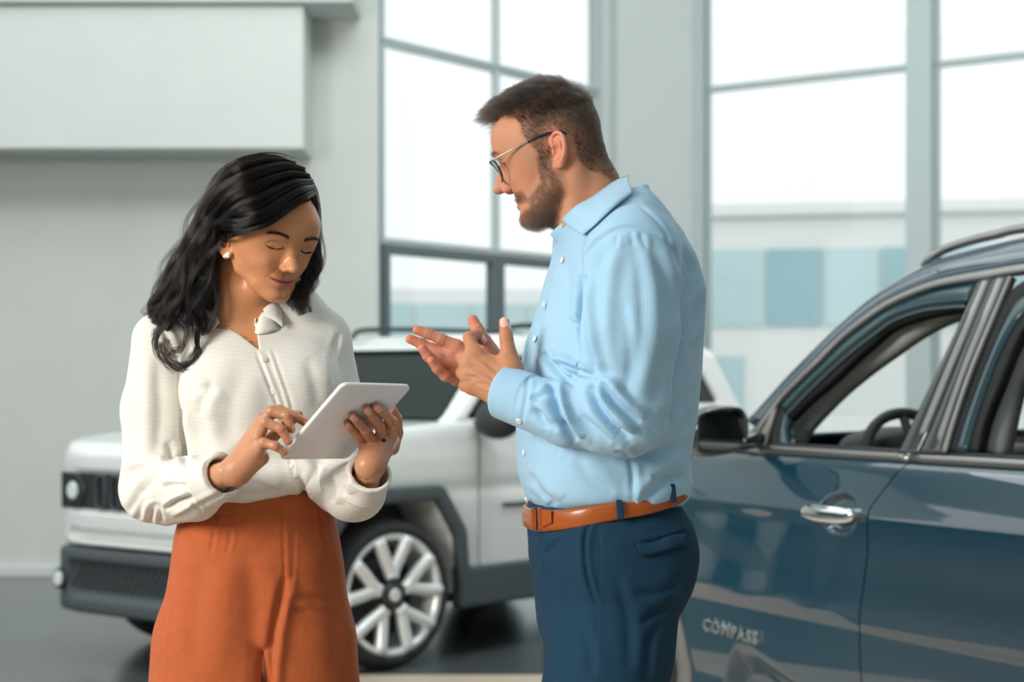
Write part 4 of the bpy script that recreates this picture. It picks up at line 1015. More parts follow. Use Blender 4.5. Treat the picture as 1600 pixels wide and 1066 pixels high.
# shoes
for s in (-1, 1):
    c = np.array([xm(945)+s*.03, YM+s*.10, 0.])
    def shoe(p, c=c):
        d = chain(p, [c+(.03, 0, .045), c+(-.08, 0, .045), c+(-.17, 0, .036)], [.045, .042, .036], .02); d = smin(d, capsule(p, c+(0, 0, .05), c+(.005, 0, .12), .045, .045), .02)
        return smax(smax(d, .0125-p[:, 2], .006), p[:, 2]-.13, .005)
    V, Q = surf(shoe, c+(-.23, -.07, -.0), c+(.1, .07, .15), .006); sh = mesh_obj('shoe', V, Q, M['belt_leather'], man)
    def sole(p, c=c): return smax(chain(p, [c+(.03, 0, .02), c+(-.08, 0, .02), c+(-.17, 0, .02)], [.046, .043, .037], .02), np.abs(p[:, 2]-.0115)-.0035, .003)
    V, Q = surf(sole, c+(-.23, -.07, -.0), c+(.1, .07, .04), .004); mesh_obj('sole', V, Q, M['black_leather'], sh)
# glasses -------------------------------------------------------------
def hw(q): return (np.asarray(q, float)@RM.T)+OM
specs = []
def rimpts(s, n=28):
    out = []
    for i in range(n):
        a = 2*math.pi*i/n; x = s*(.0335+.0265*math.copysign(abs(math.cos(a))**.85, math.cos(a))); z = .010+.0180*math.copysign(abs(math.sin(a))**.85, math.sin(a)); y = .1085-((abs(x)-.0335)**2)*3-.012*max(0, abs(x)-.02)/.04+(z-.009)*.22
        out.append(hw((x, y, z)))
    return out
g = MB()
for s in (-1, 1): g.tube(rimpts(s), .0015, 8, closed=True)
g.tube(catmull([hw((-.0085, .107, .014)), hw((0, .110, .017)), hw((.0085, .107, .014))], 4), .0014, 8)
gl = g.build('glasses', M['specs_frame'], man, smooth=True); gl['label'] = 'thin dark rimmed glasses'
for s in (-1, 1):
    r = rimpts(s); c = np.mean(r, 0); V = [c]+r; F = [(0, i+1, (i+1) % len(r)+1) for i in range(len(r))]; mesh_obj('lens', np.array(V), F, PANE, gl)
    MB().tube(catmull([hw((s*.060, .1045, .019)), hw((s*.070, .100, .021)), hw((s*.0785, .060, .025)), hw((s*.0785, .026, .0285))], 6), .0013, 8).build('temple', MATS.get('temple_metal') or mat('temple_metal', (.35, .33, .32), rough=.3, metal=.9), gl, smooth=True)
    MB().tube(catmull([hw((s*.0785, .034, .0275)), hw((s*.079, .010, .0300)), hw((s*.078, -.006, .0285)), hw((s*.080, -.022, .024)), hw((s*.079, -.028, .018))], 6), .0021, 8).build('temple_tip', M['specs_frame'], gl, smooth=True)
# hair ----------------------------------------------------------------
hair_mat('hair_brown', .9, .1, .3, .25, color=(.012, .0085, .007)); hair_mat('beard_brown', .80, .35, .4, .4, color=(.022, .012, .008)); hair_mat('beard_grey', .12, .2, .4, .5)
qv = toM(V1.astype(f32)).astype(float); N1 = vnormals(V1, Q1); NL = N1@RM
hs = poly_sd(qv[:, 0]*0+qv[:, 1], qv[:, 2], HAIRM); bs = poly_sd(qv[:, 1], qv[:, 2], BEARD)
earz = (np.abs(qv[:, 0]) > .0705) & (qv[:, 1] < .004) & (qv[:, 1] > -.042) & (qv[:, 2] < .036) & (qv[:, 2] > -.026)
def grow(idx, n, lenf, dirf, k=6, jitter=.15, curl=0., r0=.00004, clump=0, nc=700):
    out = []; ch = RNG.choice(idx, n)
    base = qv[ch]+RNG.normal(0, .0008, (n, 3)); nl = NL[ch]; L = lenf(base)*RNG.uniform(.8, 1.15, n)
    D = dirf(base, nl); D = D+RNG.normal(0, jitter, (n, 3)); D /= np.linalg.norm(D, axis=1)[:, None]
    for s in range(k):
        t = s/(k-1); out.append(base-nl*.001+(D*t+nl*(.35*t-.45*t*t)*1.0*dirf.lift)*L[:, None]+np.array([0, 0, 1.])*0)
    S = np.stack(out, 1)                      # n,k,3
    if clump:
        cc = S[RNG.choice(n, nc)]; t = np.linspace(0, 1, k)[None, :, None]**1.3
        for a in range(0, n, 4000):
            d = ((S[a:a+4000, 0][:, None]-cc[None, :, 0])**2).sum(-1); j = d.argmin(1); off = (cc[j]-S[a:a+4000]); S[a:a+4000] += off*t*clump
    return [hw(s) for s in S]
top = np.where((hs < -.001) & ~earz)[0]
def lenm(b):
    t = smooth(.060, .095, b[:, 2]+.12*np.clip(b[:, 1], -.1, .1)*.3); L = .007+.020*t
    L += .016*smooth(.03, .075, b[:, 1])*t; L *= 1-.35*smooth(-.02, -.08, b[:, 1]); return L
def dirm(b, n):
    t = smooth(.060, .115, b[:, 2]+.25*np.clip(b[:, 1]+.01, -.06, .04))[:, None]; fr = smooth(.0, .07, b[:, 1])[:, None]
    side = np.stack([b[:, 0]*0, -.55+b[:, 0]*0, -.85+b[:, 0]*0], 1); tp = np.stack([np.sign(b[:, 0])*.12, b[:, 0]*0+.75, b[:, 0]*0+.15], 1)+np.array([0, .25, .35])*fr
    d = side*(1-t)+tp*t; d = d-n*(d*n).sum(1)[:, None]; d /= np.linalg.norm(d, axis=1)[:, None]+.15; return d+n*(.30+.55*t*fr)
dirm.lift = .35
S = grow(top, 46000, lenm, dirm, 5, .10, clump=.55, nc=1500)
hm = new_strands('hair', S, [(.00009, .00003)]*len(S), M['hair_brown'], man); hm['label'] = 'short dark brown hair brushed up at the front'
bi = np.where((bs < -.0005) & (np.abs(qv[:, 0]) > -1) & ~earz & (fM.ml(np.abs(qv[:, 0]))*0 < 1) & ~((qv[:, 1] > .098) & (qv[:, 2] > -.043)))[0]
qw = fM.warp(qv.astype(f32)); ml_ = fM.ml(np.abs(qv[bi, 0])); bi = bi[~((np.abs(qv[bi, 0]) < .021) & (qw[bi, 2]-ml_ < .0075) & (qw[bi, 2]-ml_ > -.0115) & (qv[bi, 1] > .07))]
def lenb(b): return .0055+.005*smooth(-.07, -.10, b[:, 2])*smooth(.03, .07, b[:, 1])-.0035*smooth(-.02, .0, b[:, 2])
def dirb(b, n):
    d = np.stack([b[:, 0]*0, -.15+b[:, 0]*0, -1+b[:, 0]*0], 1); d = d-n*(d*n).sum(1)[:, None]; return d*.8+n*.55
dirb.lift = .3
S = grow(bi, 14000, lenb, dirb, 4, .20, clump=.35, nc=1200)
bb = np.array([s[0] for s in S]); lb = toM(bb.astype(f32)); grey = (RNG.random(len(S)) < .55*smooth(.06, .085, lb[:, 1])*smooth(-.06, -.085, lb[:, 2]))
S1 = [s for s, g_ in zip(S, grey) if not g_]; S2 = [s for s, g_ in zip(S, grey) if g_]
br = new_strands('beard', S1, [(.00006, .00003)]*len(S1), M['beard_brown'], man)
if S2: new_strands('beard', S2, [(.00006, .00003)]*len(S2), M['beard_grey'], man)['label'] = 'grey hairs on the chin'
# eyebrows
eb = []
for s in (-1, 1):
    for i in range(230):
        t = RNG.random(); x = s*(.014+.036*t); z = .0345+.006*math.sin(t*2.4)-.004*t+RNG.normal(0, .0018); i0 = np.argmin((qv[:, 0]-x)**2+(qv[:, 2]-z)**2+(qv[:, 1] < .05)*1.0)
        b = qv[i0]; d = np.array([s*.8, .25, .35*(1-1.6*t)]); d += RNG.normal(0, .15, 3); d /= np.linalg.norm(d); eb.append(np.array([hw(b+d*.008*q) for q in (0, .5, 1)]))
new_strands('eyebrow', eb, [(.00007, .00003)]*len(eb), M['beard_brown'], man)
el = []
for s in (-1, 1):
    for i in range(90):
        t = RNG.uniform(-1, 1); dx = .0138*t; z = .0165+.0024*max(0, 1-t*t)-.04*dx*s; j = np.argmin((qv[:, 0]-s*.032-dx)**2+(qv[:, 2]-z)**2+(qv[:, 1] < .06)*1.0); b = np.array([s*.032+dx, qv[j, 1], z])
        d = np.array([dx*30, 1.0, -.45]); d /= np.linalg.norm(d); el.append(np.array([hw(b+d*.0075*q+np.array([0, 0, 1])*.003*q*q) for q in (-.05, .35, .7, 1)]))
new_strands('eyelash', el, [(.00013, .00003)]*len(el), M['hair_brown'], man)
print('man done', time.time()-t1)
# ================================================================== THE WOMAN
YW = 3.11
skin_mat('skin_woman', .35, .45); cloth_mat('ivory_blouse', (.80, .775, .71), 18, .03, dots=(.0052, .0075, (.60, .52, .42), .38), rough=.65, crumple=(16, .25, .007))
cloth_mat('rust_linen', (.47, .108, .032), 55, .12, rough=.8, sheen=.1, crumple=(22, .35, .005))
mat('pearl', (.85, .78, .68), rough=.2, coat=.5); mat('gold', (.8, .5, .2), rough=.2, metal=1); mat('onyx', (.01, .01, .012), rough=.05)
RW = head_frame(310, -15, -4)
LW = -RW[:, 0]
OW = P(355, 378, YW-.085)+LW*.069
fW = make_face(FEM)
def toW(p): return ((p-OW.astype(f32))@RW.astype(f32)).astype(f32)
def hwW(q): return (np.asarray(q, float)@RW.T)+OW
neckW = [P(372, 415, YW-.01), P(372, 460, YW+.0), P(378, 500, YW+.01), P(385, 545, YW+.01)]
def xw(px, Y=YW): return (px-800)/FPX*Y
yawW = math.radians(14)
rowsW = [(1066, 243, 551, .120), (990, 247, 549, .122), (930, 257, 545, .122), (880, 265, 540, .120), (840, 270, 533, .112), (815, 276, 527, .104), (790, 290, 521, .098), (765, 300, 517, .094), (730, 292, 522, .094), (690, 286, 526, .098), (640, 282, 532, .106), (600, 280, 534, .108), (560, 284, 532, .102), (530, 296, 520, .084), (505, 315, 500, .062)]
tabW = [(z_of(py, YW), xw((a+b)/2), YW+{505: .03, 530: .018, 560: .008}.get(py, 0), (b-a)/2/FPX*YW*.985, w, 2.4) for py, a, b, w in rowsW]
torsoW = lut(tabW)
def torso_w(p, lo, hi): return loft_field(p, np.clip(p[:, 2], tabW[0][0], tabW[-1][0]), torsoW, yawW, z_of(lo, YW), z_of(hi, YW), .04)
shR, shL = P(252, 535, YW+.0), P(506, 532, YW+.045)       # shoulder joints (her right is on the picture's left)
armR = [shR, P(238, 640, 3.09), P(238, 760, 3.06)]; forR = [P(240, 768, 3.05), P(300, 762, 2.97), P(356, 738, 2.885)]
armL = [shL, P(528, 640, 3.14), P(530, 750, 3.09)]; forL = [P(530, 756, 3.08), P(556, 768, 3.0), P(578, 738, 2.90)]
def skinW(p):
    q = toW(p); d = fW(q)
    nk = chain(p, neckW, [.043, .044, .046, .052], .02)
    nk = smin(nk, capsule(q, (-.046, -.022, -.02), (-.010, .046, -.165), .008, .009), .024)
    nk = smin(nk, capsule(p, OW+RW@np.array([0, .030, -.055]), P(386, 468, YW-.005), .020, .026), .02)
    d = smin(d, nk, .012)
    ch = loft_field(p, np.clip(p[:, 2], tabW[0][0], tabW[-1][0]), torsoW, yawW, z_of(640, YW), z_of(500, YW), .05)+.012
    ch = smin(ch, chain(p, [P(320, 508, YW+.01), P(384, 512, YW+.01), P(450, 508, YW+.02)], [.026, .036, .026], .02), .04)
    return smin(d, ch, .03)
def colW(V):
    q = fW.warp(toW(V.astype(f32))); x, y, z = q[:, 0], q[:, 1], q[:, 2]; ax = np.abs(x)
    c = np.tile([.58, .255, .115], (len(V), 1))
    c = lerp(c, (.66, .26, .15), .55*g1(ax, .040, .020)*g1(z, -.018, .02)*(y > .03))
    c = lerp(c, (.30, .13, .07), .45*g1(ax, .031, .014)*g1(z, .024, .006)*(y > .05))
    ml = fW.ml(ax); zz = z-ml; wdt = np.clip(1-(ax/.0265)**2.2, 0, 1); up = .0076*wdt*(1-.22*g1(ax, 0, .003)); lo = -.0102*wdt
    m = smooth(0, .0010, up-zz)*smooth(0, .0010, zz-lo)*(ax < .0262)*(y > .06); c = lerp(c, (.46, .125, .125), .85*m)
    c = lerp(c, (.16, .03, .03), .75*g1(zz, -.0004, .0012)*(ax < .025)*(y > .06))
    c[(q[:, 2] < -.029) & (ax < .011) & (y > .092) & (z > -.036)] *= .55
    return c
t1 = time.time()
V1w, Q1w = surf(skinW, OW-np.array([.20, .17, .30]), OW+np.array([.20, .14, .15]), .0017, lip=1.7)
C1w = colW(V1w)
# tablet --------------------------------------------------------------
TBL, TTL = P(436, 719, 2.885), P(536, 602, 2.775)
Lv = TTL-TBL; Wt = P(649, 600, 2.872)-TTL; Wv = Wt-Lv*np.dot(Wt, Lv)/np.dot(Lv, Lv)*.85
Ll, Wl = np.linalg.norm(Lv), np.linalg.norm(Wv); print('tablet', Ll, Wl)
Lu = Lv/Ll; Wu = Wv-Lu*np.dot(Wv, Lu); Wu /= np.linalg.norm(Wu); Tn = np.cross(Lu, Wu); Tn = Tn if Tn[1] > 0 else -Tn      # towards the screen side
def rounded(w, h, r, n=8):
    out = []
    for cx, cy, a0 in ((w-r, h-r, 0), (r, h-r, 90), (r, r, 180), (w-r, r, 270)):
        for i in range(n+1): a = math.radians(a0+90*i/n); out.append((cx+r*math.cos(a), cy+r*math.sin(a)))
    return out
def slab(name, u0, v0, w, h, r, n0, n1, e, m, parent=None):
    prof = [(e, n0), (0, n0+e), (0, n1-e), (e, n1)]; V = []; F = []
    for ins, nn in prof:
        for (a, b) in rounded(w-2*ins, h-2*ins, max(r-ins, .0005)): V.append(TBL+Wu*(u0+a+ins)+Lu*(v0+b+ins)+Tn*nn)
    k = len(rounded(1, 1, .1))
    for r_ in range(3):
        for i in range(k): F.append((r_*k+i, r_*k+(i+1) % k, (r_+1)*k+(i+1) % k, (r_+1)*k+i))
    F.append(tuple(range(k))[::-1]); F.append(tuple(range(3*k, 4*k))); return mesh_obj(name, V, F, m, parent)
mat('tablet_shell', (.86, .85, .86), rough=.38); mat('screen', (.02, .022, .025), rough=.08)
tab_ = slab('tablet', 0, 0, Wl, Ll, .012, 0, .0075, .0018, M['tablet_shell']); tag(tab_, 'white tablet computer held up in the hands of the woman', 'tablet')
slab('screen', .004, .004, Wl-.008, Ll-.008, .009, .0072, .0079, .0003, M['screen'], tab_)
def onT(px, py, off):
    """point on the sight line px,py at distance off in front of the tablet's back"""
    d = P(px, py, 1.0)-np.array([0, 0, CH]); o = np.array([0, 0, CH]); t = np.dot(TBL-Tn*off-o, Tn)/np.dot(d, Tn); return o+d*t
# her right hand taps the screen, seen from its outer side
HRW = dict(palm=[(J(366, 733, 2.885), J(410, 658, 2.872), .0165, .0105), (J(366, 736, 2.885), J(404, 670, 2.860), .0165, .0105), (J(368, 738, 2.883), J(402, 685, 2.850), .0165, .0103), (J(370, 740, 2.880), J(404, 702, 2.845), .0160, .0095), (J(378, 735, 2.882), J(410, 716, 2.862), .016, .011), (J(330, 752, 2.92), J(366, 735, 2.885), .0235, .0185)],
    fingers=[([J(410, 656, 2.874), J(436, 641, 2.885), J(460, 650, 2.880), J(483, 664, 2.868)], [.0098, .0084, .0076, .0066]),
             ([J(405, 668, 2.862), J(424, 643, 2.855), J(448, 650, 2.850), J(455, 671, 2.850)], [.0100, .0086, .0080, .0068]),
             ([J(403, 685, 2.850), J(415, 660, 2.835), J(438, 670, 2.832), J(451, 689, 2.836)], [.0098, .0084, .0076, .0066]),
             ([J(405, 702, 2.846), J(412, 692, 2.826), J(430, 697, 2.820), J(444, 706, 2.826)], [.0090, .0078, .0070, .0062])],
    thumb=([J(392, 708, 2.885), J(418, 690, 2.905), J(448, 664, 2.905), J(466, 648, 2.895)], [.0130, .0105, .0088, .0072]))
HRW['nails'] = [(HRW['fingers'][1][0], .0068, (.95, -.2, .5)), (HRW['fingers'][2][0], .0066, (.8, -.2, .7)), (HRW['fingers'][3][0], .0062, (.5, -.3, .8))]
# her left hand holds it from behind: fingers lie on the tablet's back
g_ = lambda px, py, o: onT(px, py, o)
HLW = dict(palm=[(J(580, 728, 2.895), g_(610, 681, .018), .0165, .0105), (J(578, 728, 2.895), g_(598, 690, .020), .0165, .0105), (J(576, 728, 2.895), g_(584, 694, .020), .0165, .0103), (J(574, 728, 2.895), g_(571, 697, .017), .0160, .0095), (J(586, 724, 2.90), g_(614, 690, .002), .015, .012), (J(573, 760, 2.93), J(580, 728, 2.90), .0215, .0170)],
    fingers=[([g_(609, 682, .020), g_(612, 660, .016), g_(601, 646, .011), g_(588, 636, .0075)], [.0100, .0088, .0080, .0070]),
             ([g_(598, 690, .022), g_(594, 667, .018), g_(584, 653, .012), g_(573, 640, .0078)], [.0102, .0088, .0080, .0071]),
             ([g_(585, 694, .021), g_(571, 672, .018), g_(561, 661, .012), g_(551, 651, .0075)], [.0098, .0085, .0078, .0069]),
             ([g_(572, 697, .017), g_(559, 680, .014), g_(551, 671, .010), g_(543, 663, .007)], [.0088, .0075, .0070, .0062])],
    thumb=([g_(612, 700, -.004), g_(620, 676, -.016), g_(620, 655, -.0205), g_(613, 640, -.019)], [.0130, .0105, .0088, .0075]))
bn = -Tn
HLW['nails'] = [(HLW['fingers'][0][0], .0070, bn), (HLW['fingers'][1][0], .0071, bn), (HLW['fingers'][2][0], .0069, bn), (HLW['fingers'][3][0], .0062, bn)]
sw = (.56, .265, .145)
partsw = [(V1w, Q1w, C1w), make_hand(HRW, *bbox(HRW), sw, nailc=(.72, .42, .34)), make_hand(HLW, *bbox(HLW), sw, nailc=(.72, .42, .34))]
def bodyW(p):
    d = loft_field(p, np.clip(p[:, 2], tabW[0][0], tabW[-1][0]), torsoW, yawW, z_of(1066, YW), z_of(520, YW), .04)+.02
    for s in (-1, 1):
        hip = np.array([xw(398)+s*.075, YW, .82]); kn = np.array([xw(398)+s*.085, YW, .47]); an = np.array([xw(398)+s*.085, YW+.01, .10]); d = smin(d, chain(p, [hip, kn, an], [.080, .050, .034], .02), .03)
    for A in (armR+forR[1:], armL+forL[1:]): d = smin(d, chain(p, A, [.036, .034, .030, .026, .020], .01), .015)
    return d
Vb, Qb = surf(bodyW, (xw(180), 2.8, .05), (xw(600), 3.3, 1.45), .013)
partsw.append((Vb, Qb, np.tile([.60, .295, .155], (len(Vb), 1))))
Vw, Qw, Cw = merge(partsw)
wom = mesh_obj('person', Vw, Qw, M['skin_woman'], colors=Cw); tag(wom, 'woman with long wavy black hair in ivory blouse and rust orange trousers looking down', 'person')
for s in (-1, 1): eyeball('eye', np.array([s*.031, .0705, .0155]), RW, OW, wom, M['eye_wet'], (.0, .8, -.75), r=.0122)
print('woman skin', time.time()-t1)
# blouse ---------------------------------------------------------------
vneck = [(338, 488), (348, 508), (375, 523), (405, 547), (399, 500), (410, 478), (425, 455), (380, 440), (330, 455)]
def blouseW(p):
    d = torso_w(p, 778, 500)
    d = smin(d, chain(p, [P(322, 498, YW+.012), P(290, 507, YW+.01), P(252, 530, YW+.005)], [.030, .040, .047], .01), .04)
    d = smin(d, chain(p, [P(440, 492, YW+.02), P(470, 502, YW+.03), P(506, 527, YW+.045)], [.030, .038, .044], .01), .04)
    # bust
    d = smin(d, ellip(p, P(352, 612, YW-.062), (.060, .048, .060)), .04); d = smin(d, ellip(p, P(470, 610, YW-.040), (.055, .048, .060)), .04)
    # overhang above the waistband
    d = smin(d, chain(p, [P(292, 795, YW-.02), P(335, 782, YW-.070), P(385, 764, YW-.088), P(432, 751, YW-.088), P(478, 738, YW-.075), P(508, 742, YW-.045), P(522, 768, YW-.0)], [.016, .017, .016, .015, .016, .017, .018], .01), .03)
    # sleeves
    R = smin(chain(p, armR, [.050, .050, .052], .02), chain(p, forR, [.050, .049, .034], .02), .03)
    R = smin(R, chain(p, [P(262, 800, 3.03), P(312, 788, 2.97), P(340, 770, 2.93)], [.022, .020, .012], .01), .02)
    ax = (forR[2]-P(310, 764, 2.96)); ax /= np.linalg.norm(ax); w = (p-P(352, 736, 2.905).astype(f32))@ax.astype(f32)
    cuff = capsule(p, P(325, 757, 2.93), P(370, 732, 2.88), .036, .0365); cuff = np.maximum(cuff, -((p-P(325, 757, 2.93).astype(f32))@ax.astype(f32))); R = smin(R, cuff, .006); R = smax(R, w, .003)
    R = smax(R, -capsule(p, P(332, 752, 2.925), P(385, 724, 2.865), .0300, .0315), .002)
    Lf = smin(chain(p, armL, [.047, .047, .046], .02), chain(p, forL, [.050, .046, .036], .02), .03)
    Lf = smin(Lf, chain(p, [P(515, 760, 3.03), P(538, 772, 2.98), P(560, 772, 2.95)], [.030, .030, .024], .01), .03)
    ax2 = P(583, 722, 2.885)-P(570, 764, 2.94); ax2 /= np.linalg.norm(ax2); w2 = (p-P(580, 738, 2.905).astype(f32))@ax2.astype(f32)
    cf = capsule(p, P(570, 765, 2.935), P(584, 725, 2.885), .034, .036); cf = np.maximum(cf, -((p-P(568, 768, 2.94).astype(f32))@ax2.astype(f32))); Lf = smin(Lf, cf, .006); Lf = smax(Lf, w2, .003)
    Lf = smax(Lf, -capsule(p, P(574, 755, 2.925), P(588, 705, 2.86), .0290, .0320), .002)
    d = smin(d, R, .010); d = smin(d, Lf, .010)
    # neck opening
    px = 800+p[:, 0]/p[:, 1]*FPX; py = HY-(p[:, 2]-CH)/p[:, 1]*FPX
    v = poly_sd(px, py, vneck)*(YW/FPX); d = smax(d, -np.maximum(v, p[:, 1]-(YW+.03)), .003)
    d = smax(d, -chain(p, [P(370, 440, YW+.02), P(374, 505, YW+.012)], [.054, .032], .01), .006)
    return d
Vc, Qc = surf(blouseW, (xw(180), 2.82, z_of(830, YW)), (xw(620), 3.25, z_of(455, YW)), .0028, lip=1.7)
WM_ = [  # sleeve head, armpit, sleeve
    ([(250, 505), (268, 540), (278, 575), (282, 640), (280, 700)], 3.5, 4.5), ([(282, 575), (300, 600), (318, 612)], 5, 3), ([(283, 640), (288, 690), (292, 735)], 4, 6), ([(215, 560), (213, 640), (210, 720)], 7, 2.5), ([(245, 560), (250, 640), (246, 710)], 8, 3),
    ([(196, 742), (215, 735), (250, 730), (270, 738)], 4, 7), ([(204, 800), (225, 765), (250, 742), (262, 736)], 4.5, 7), ([(262, 690), (268, 720), (270, 735)], 4, 6), ([(218, 812), (222, 790), (230, 775)], 4, 5), ([(232, 818), (238, 800), (245, 785)], 4, 5), ([(252, 816), (250, 800), (248, 788)], 3, 4),
    ([(256, 762), (270, 758), (290, 760)], 2.5, 5), ([(258, 796), (276, 784), (298, 776)], 3, 7), ([(268, 806), (290, 794), (310, 780)], 3, -3), ([(292, 741), (293, 765), (305, 790), (318, 800)], 2.2, 2.6), ([(310, 790), (330, 780), (350, 772)], 3, 3),
    # placket
    ([(400, 548), (416, 590), (432, 630), (446, 680), (462, 760)], 2.0, 2.2), ([(420, 545), (432, 580), (446, 620), (456, 660)], 2.0, -1.6),
    ([(380, 560), (360, 640), (350, 700)], 14, 3), ([(335, 600), (320, 620), (310, 650)], 6, 3), ([(310, 640), (318, 700), (330, 740)], 9, 3), ([(380, 690), (372, 730), (362, 770)], 8, 3), ([(480, 560), (492, 600), (498, 640)], 8, 2.5), ([(530, 520), (520, 560), (522, 600)], 3, 4, 3.3),
    ([(465, 745), (475, 765), (478, 790)], 4, 6), ([(500, 728), (495, 750), (500, 770)], 4, 6), ([(515, 745), (522, 765), (518, 785)], 4, 6), ([(545, 740), (535, 755), (540, 775)], 4, 5), ([(400, 752), (420, 765), (438, 768)], 4, 4), ([(350, 780), (390, 772), (430, 772)], 4, 3)]
Vc = folds(Vc, Qc, [(a[0], a[1]*1.3, a[2]*1.25)+tuple(a[3:]) for a in WM_])
uvw = np.stack([Vc[:, 0]+.35*(Vc[:, 1]-YW), Vc[:, 2]+.12*Vc[:, 0]], 1)
fR = chain(Vc.astype(f32), forR, [.05]*3, 0) < .004; axr = forR[2]-forR[0]; axr /= np.linalg.norm(axr); uvw[fR] = np.stack([(Vc@axr), Vc@np.cross(axr, [0, 1, 0])], 1)[fR]
blouse = mesh_obj('blouse', Vc, Qc, M['ivory_blouse'], wom, uv=uvw); blouse['label'] = 'ivory blouse with rows of fine dots'
snapB = snapper(Vc, Qc); bothW = snapper(*merge([(Vc, Qc, Vc), (V1w, Q1w, V1w)])[:2])
drape('collar_leaf', bothW, [(318, 478), (327, 480), (336, 483), (346, 505)], [(309, 506), (316, 516), (322, 524), (329, 530)], M['ivory_blouse'], blouse, .006, n=12)
yb_ = snapB(430, 512, 0)[0][1]; print('collar depth', yb_)
drape('collar_stand', bothW, [(399, 500), (405, 493), (412, 489), (420, 487)], [(402, 526), (411, 525), (421, 523), (433, 518)], M['ivory_blouse'], blouse, .0065, n=10)
ribbon('collar_leaf', [P(411, 484, yb_-.004), P(419, 477, yb_+.0), P(428, 472, yb_+.008), P(438, 470, yb_+.022)], [P(417, 497, yb_-.010), P(426, 500, yb_-.011), P(434, 505, yb_-.011), P(442, 511, yb_-.009)], M['ivory_blouse'], blouse, .0022, n=8, bulge=(0, -.002, .001))
for x, y in ((413, 562), (426, 612), (440, 664), (455, 729)): on_disc('button', snapB, x, y, .0055, .0024, M['pearl'], blouse)
print('blouse', time.time()-t1)
# trousers --------------------------------------------------------------
def trW(p):
    d = torso_w(p, 1160, 752)+.0015
    for s, X in ((-1, 330), (1, 466)):
        a = np.array([xw(X), YW+.0, .84]); k_ = np.array([xw(X)+s*.01, YW, .5]); f_ = np.array([xw(X)+s*.02, YW+.01, .10]); leg = chain(p, [a, k_, f_], [.090, .108, .125], .02)
        d = smin(d, leg, .045)
    wd = np.abs(p[:, 0]-xw(423))-np.clip(.85-p[:, 2], 0, 1)*.075; wd = np.maximum(wd, p[:, 2]-.85); d = smax(d, -wd, .03)
    d = smax(d, .05-p[:, 2], .003)
    return d
Vp, Qp = surf(trW, (xw(215), 2.9, .02), (xw(585), 3.3, z_of(742, YW)), .004, lip=1.6)
PM = [([(447, 762), (443, 800), (444, 860), (445, 925)], 1.8, 2), ([(462, 790), (460, 850), (458, 900), (447, 925)], 1.6, 1), ([(338, 800), (334, 840), (328, 866)], 2.0, 2.4), ([(362, 800), (360, 840), (354, 868)], 2.0, 2.4), ([(500, 790), (504, 830), (512, 858)], 2.0, 2.4), ([(518, 800), (524, 830), (530, 850)], 2.0, 2),
      ([(290, 808), (340, 806), (400, 798), (444, 794)], 1.8, 2), ([(455, 794), (490, 788), (522, 780)], 1.8, 2), ([(282, 825), (272, 880), (258, 960), (250, 1066)], 2, 2), ([(446, 900), (438, 940), (428, 990), (420, 1066), (418, 1100)], 5, 9), ([(445, 930), (465, 950), (485, 958)], 5, 1.5), ([(360, 880), (352, 960), (345, 1060)], 16, -3), ([(385, 860), (395, 930), (400, 1040)], 12, 3), ([(450, 940), (480, 935), (520, 940)], 5, 2.5), ([(448, 955), (485, 955), (530, 962)], 5, 2), ([(320, 870), (305, 950), (300, 1050)], 12, 3), ([(510, 870), (525, 950), (528, 1050)], 10, 3)]
Vp = folds(Vp, Qp, [(a[0], a[1]*1.3, a[2]) for a in PM])
tw = mesh_obj('trousers', Vp, Qp, M['rust_linen'], wom); tw['label'] = 'rust orange high-waisted linen trousers'
for s, X in ((-1, 330), (1, 466)):
    c = np.array([xw(X)+s*.02, YW-.0, 0.])
    V, Q = surf(lambda p: smax(smax(chain(p, [c+(0, .05, .05), c+(0, -.05, .035), c+(.01, -.13, .022)], [.032, .036, .026], .02), .002-p[:, 2], .004), p[:, 2]-.09, .004), c+(-.06, -.18, -.01), c+(.06, .11, .11), .006); mesh_obj('shoe', V, Q, M['black_leather'], wom)
# jewellery
ear_c = hwW((.0745, .004, -.026)); e_, _ = None, None
def er(p):
    a = P(351, 401, ear_c[1]-.008); b = P(358, 396.5, ear_c[1]-.011); return smin(capsule(p, a, b, .0030, .0036), np.sqrt(((p-(b-np.array([.001, 0, .005])).astype(f32))**2).sum(1))-.0026, .003)
V, Q = surf(er, P(340, 412, ear_c[1]-.03), P(368, 386, ear_c[1]+.01), .0008); er_o = mesh_obj('earring', V, Q, M['pearl'], wom); er_o['label'] = 'small pearly stud earring'
snK = snapper(V1w, Q1w)
mb = MB(); mb.tube(catmull([snK(x, y, .0012)[0] for x, y in ((352, 508), (362, 518), (376, 527), (390, 533), (401, 536))], 5), .0007, 6); nk_o = mb.build('necklace', M['gold'], wom, smooth=True); nk_o['label'] = 'thin gold necklace'
# ring on the middle finger of the hand behind the tablet
fp = HLW['fingers'][1][0]; rc = fp[0]*.55+fp[1]*.45; rax = fp[1]-fp[0]; rax /= np.linalg.norm(rax); ru = -Tn-rax*np.dot(-Tn, rax); ru /= np.linalg.norm(ru); rv = np.cross(rax, ru)
mb = MB(); mb.tube([rc+ru*.0108*math.cos(t)+rv*.0108*math.sin(t) for t in np.linspace(0, 2*math.pi, 28, endpoint=False)], .0009, 8, closed=True); ring = mb.build('ring', M['gold'], wom, smooth=True); ring['label'] = 'gold ring with a black oval stone'
V, Q = surf(lambda p: ellip(p, rc+ru*.0115-rv*.001, (.0042, .0042, .0030)), rc+ru*.0115-.008, rc+ru*.0115+.008, .0007); mesh_obj('stone', V, Q, M['onyx'], ring)
print('woman clothes', time.time()-t1)
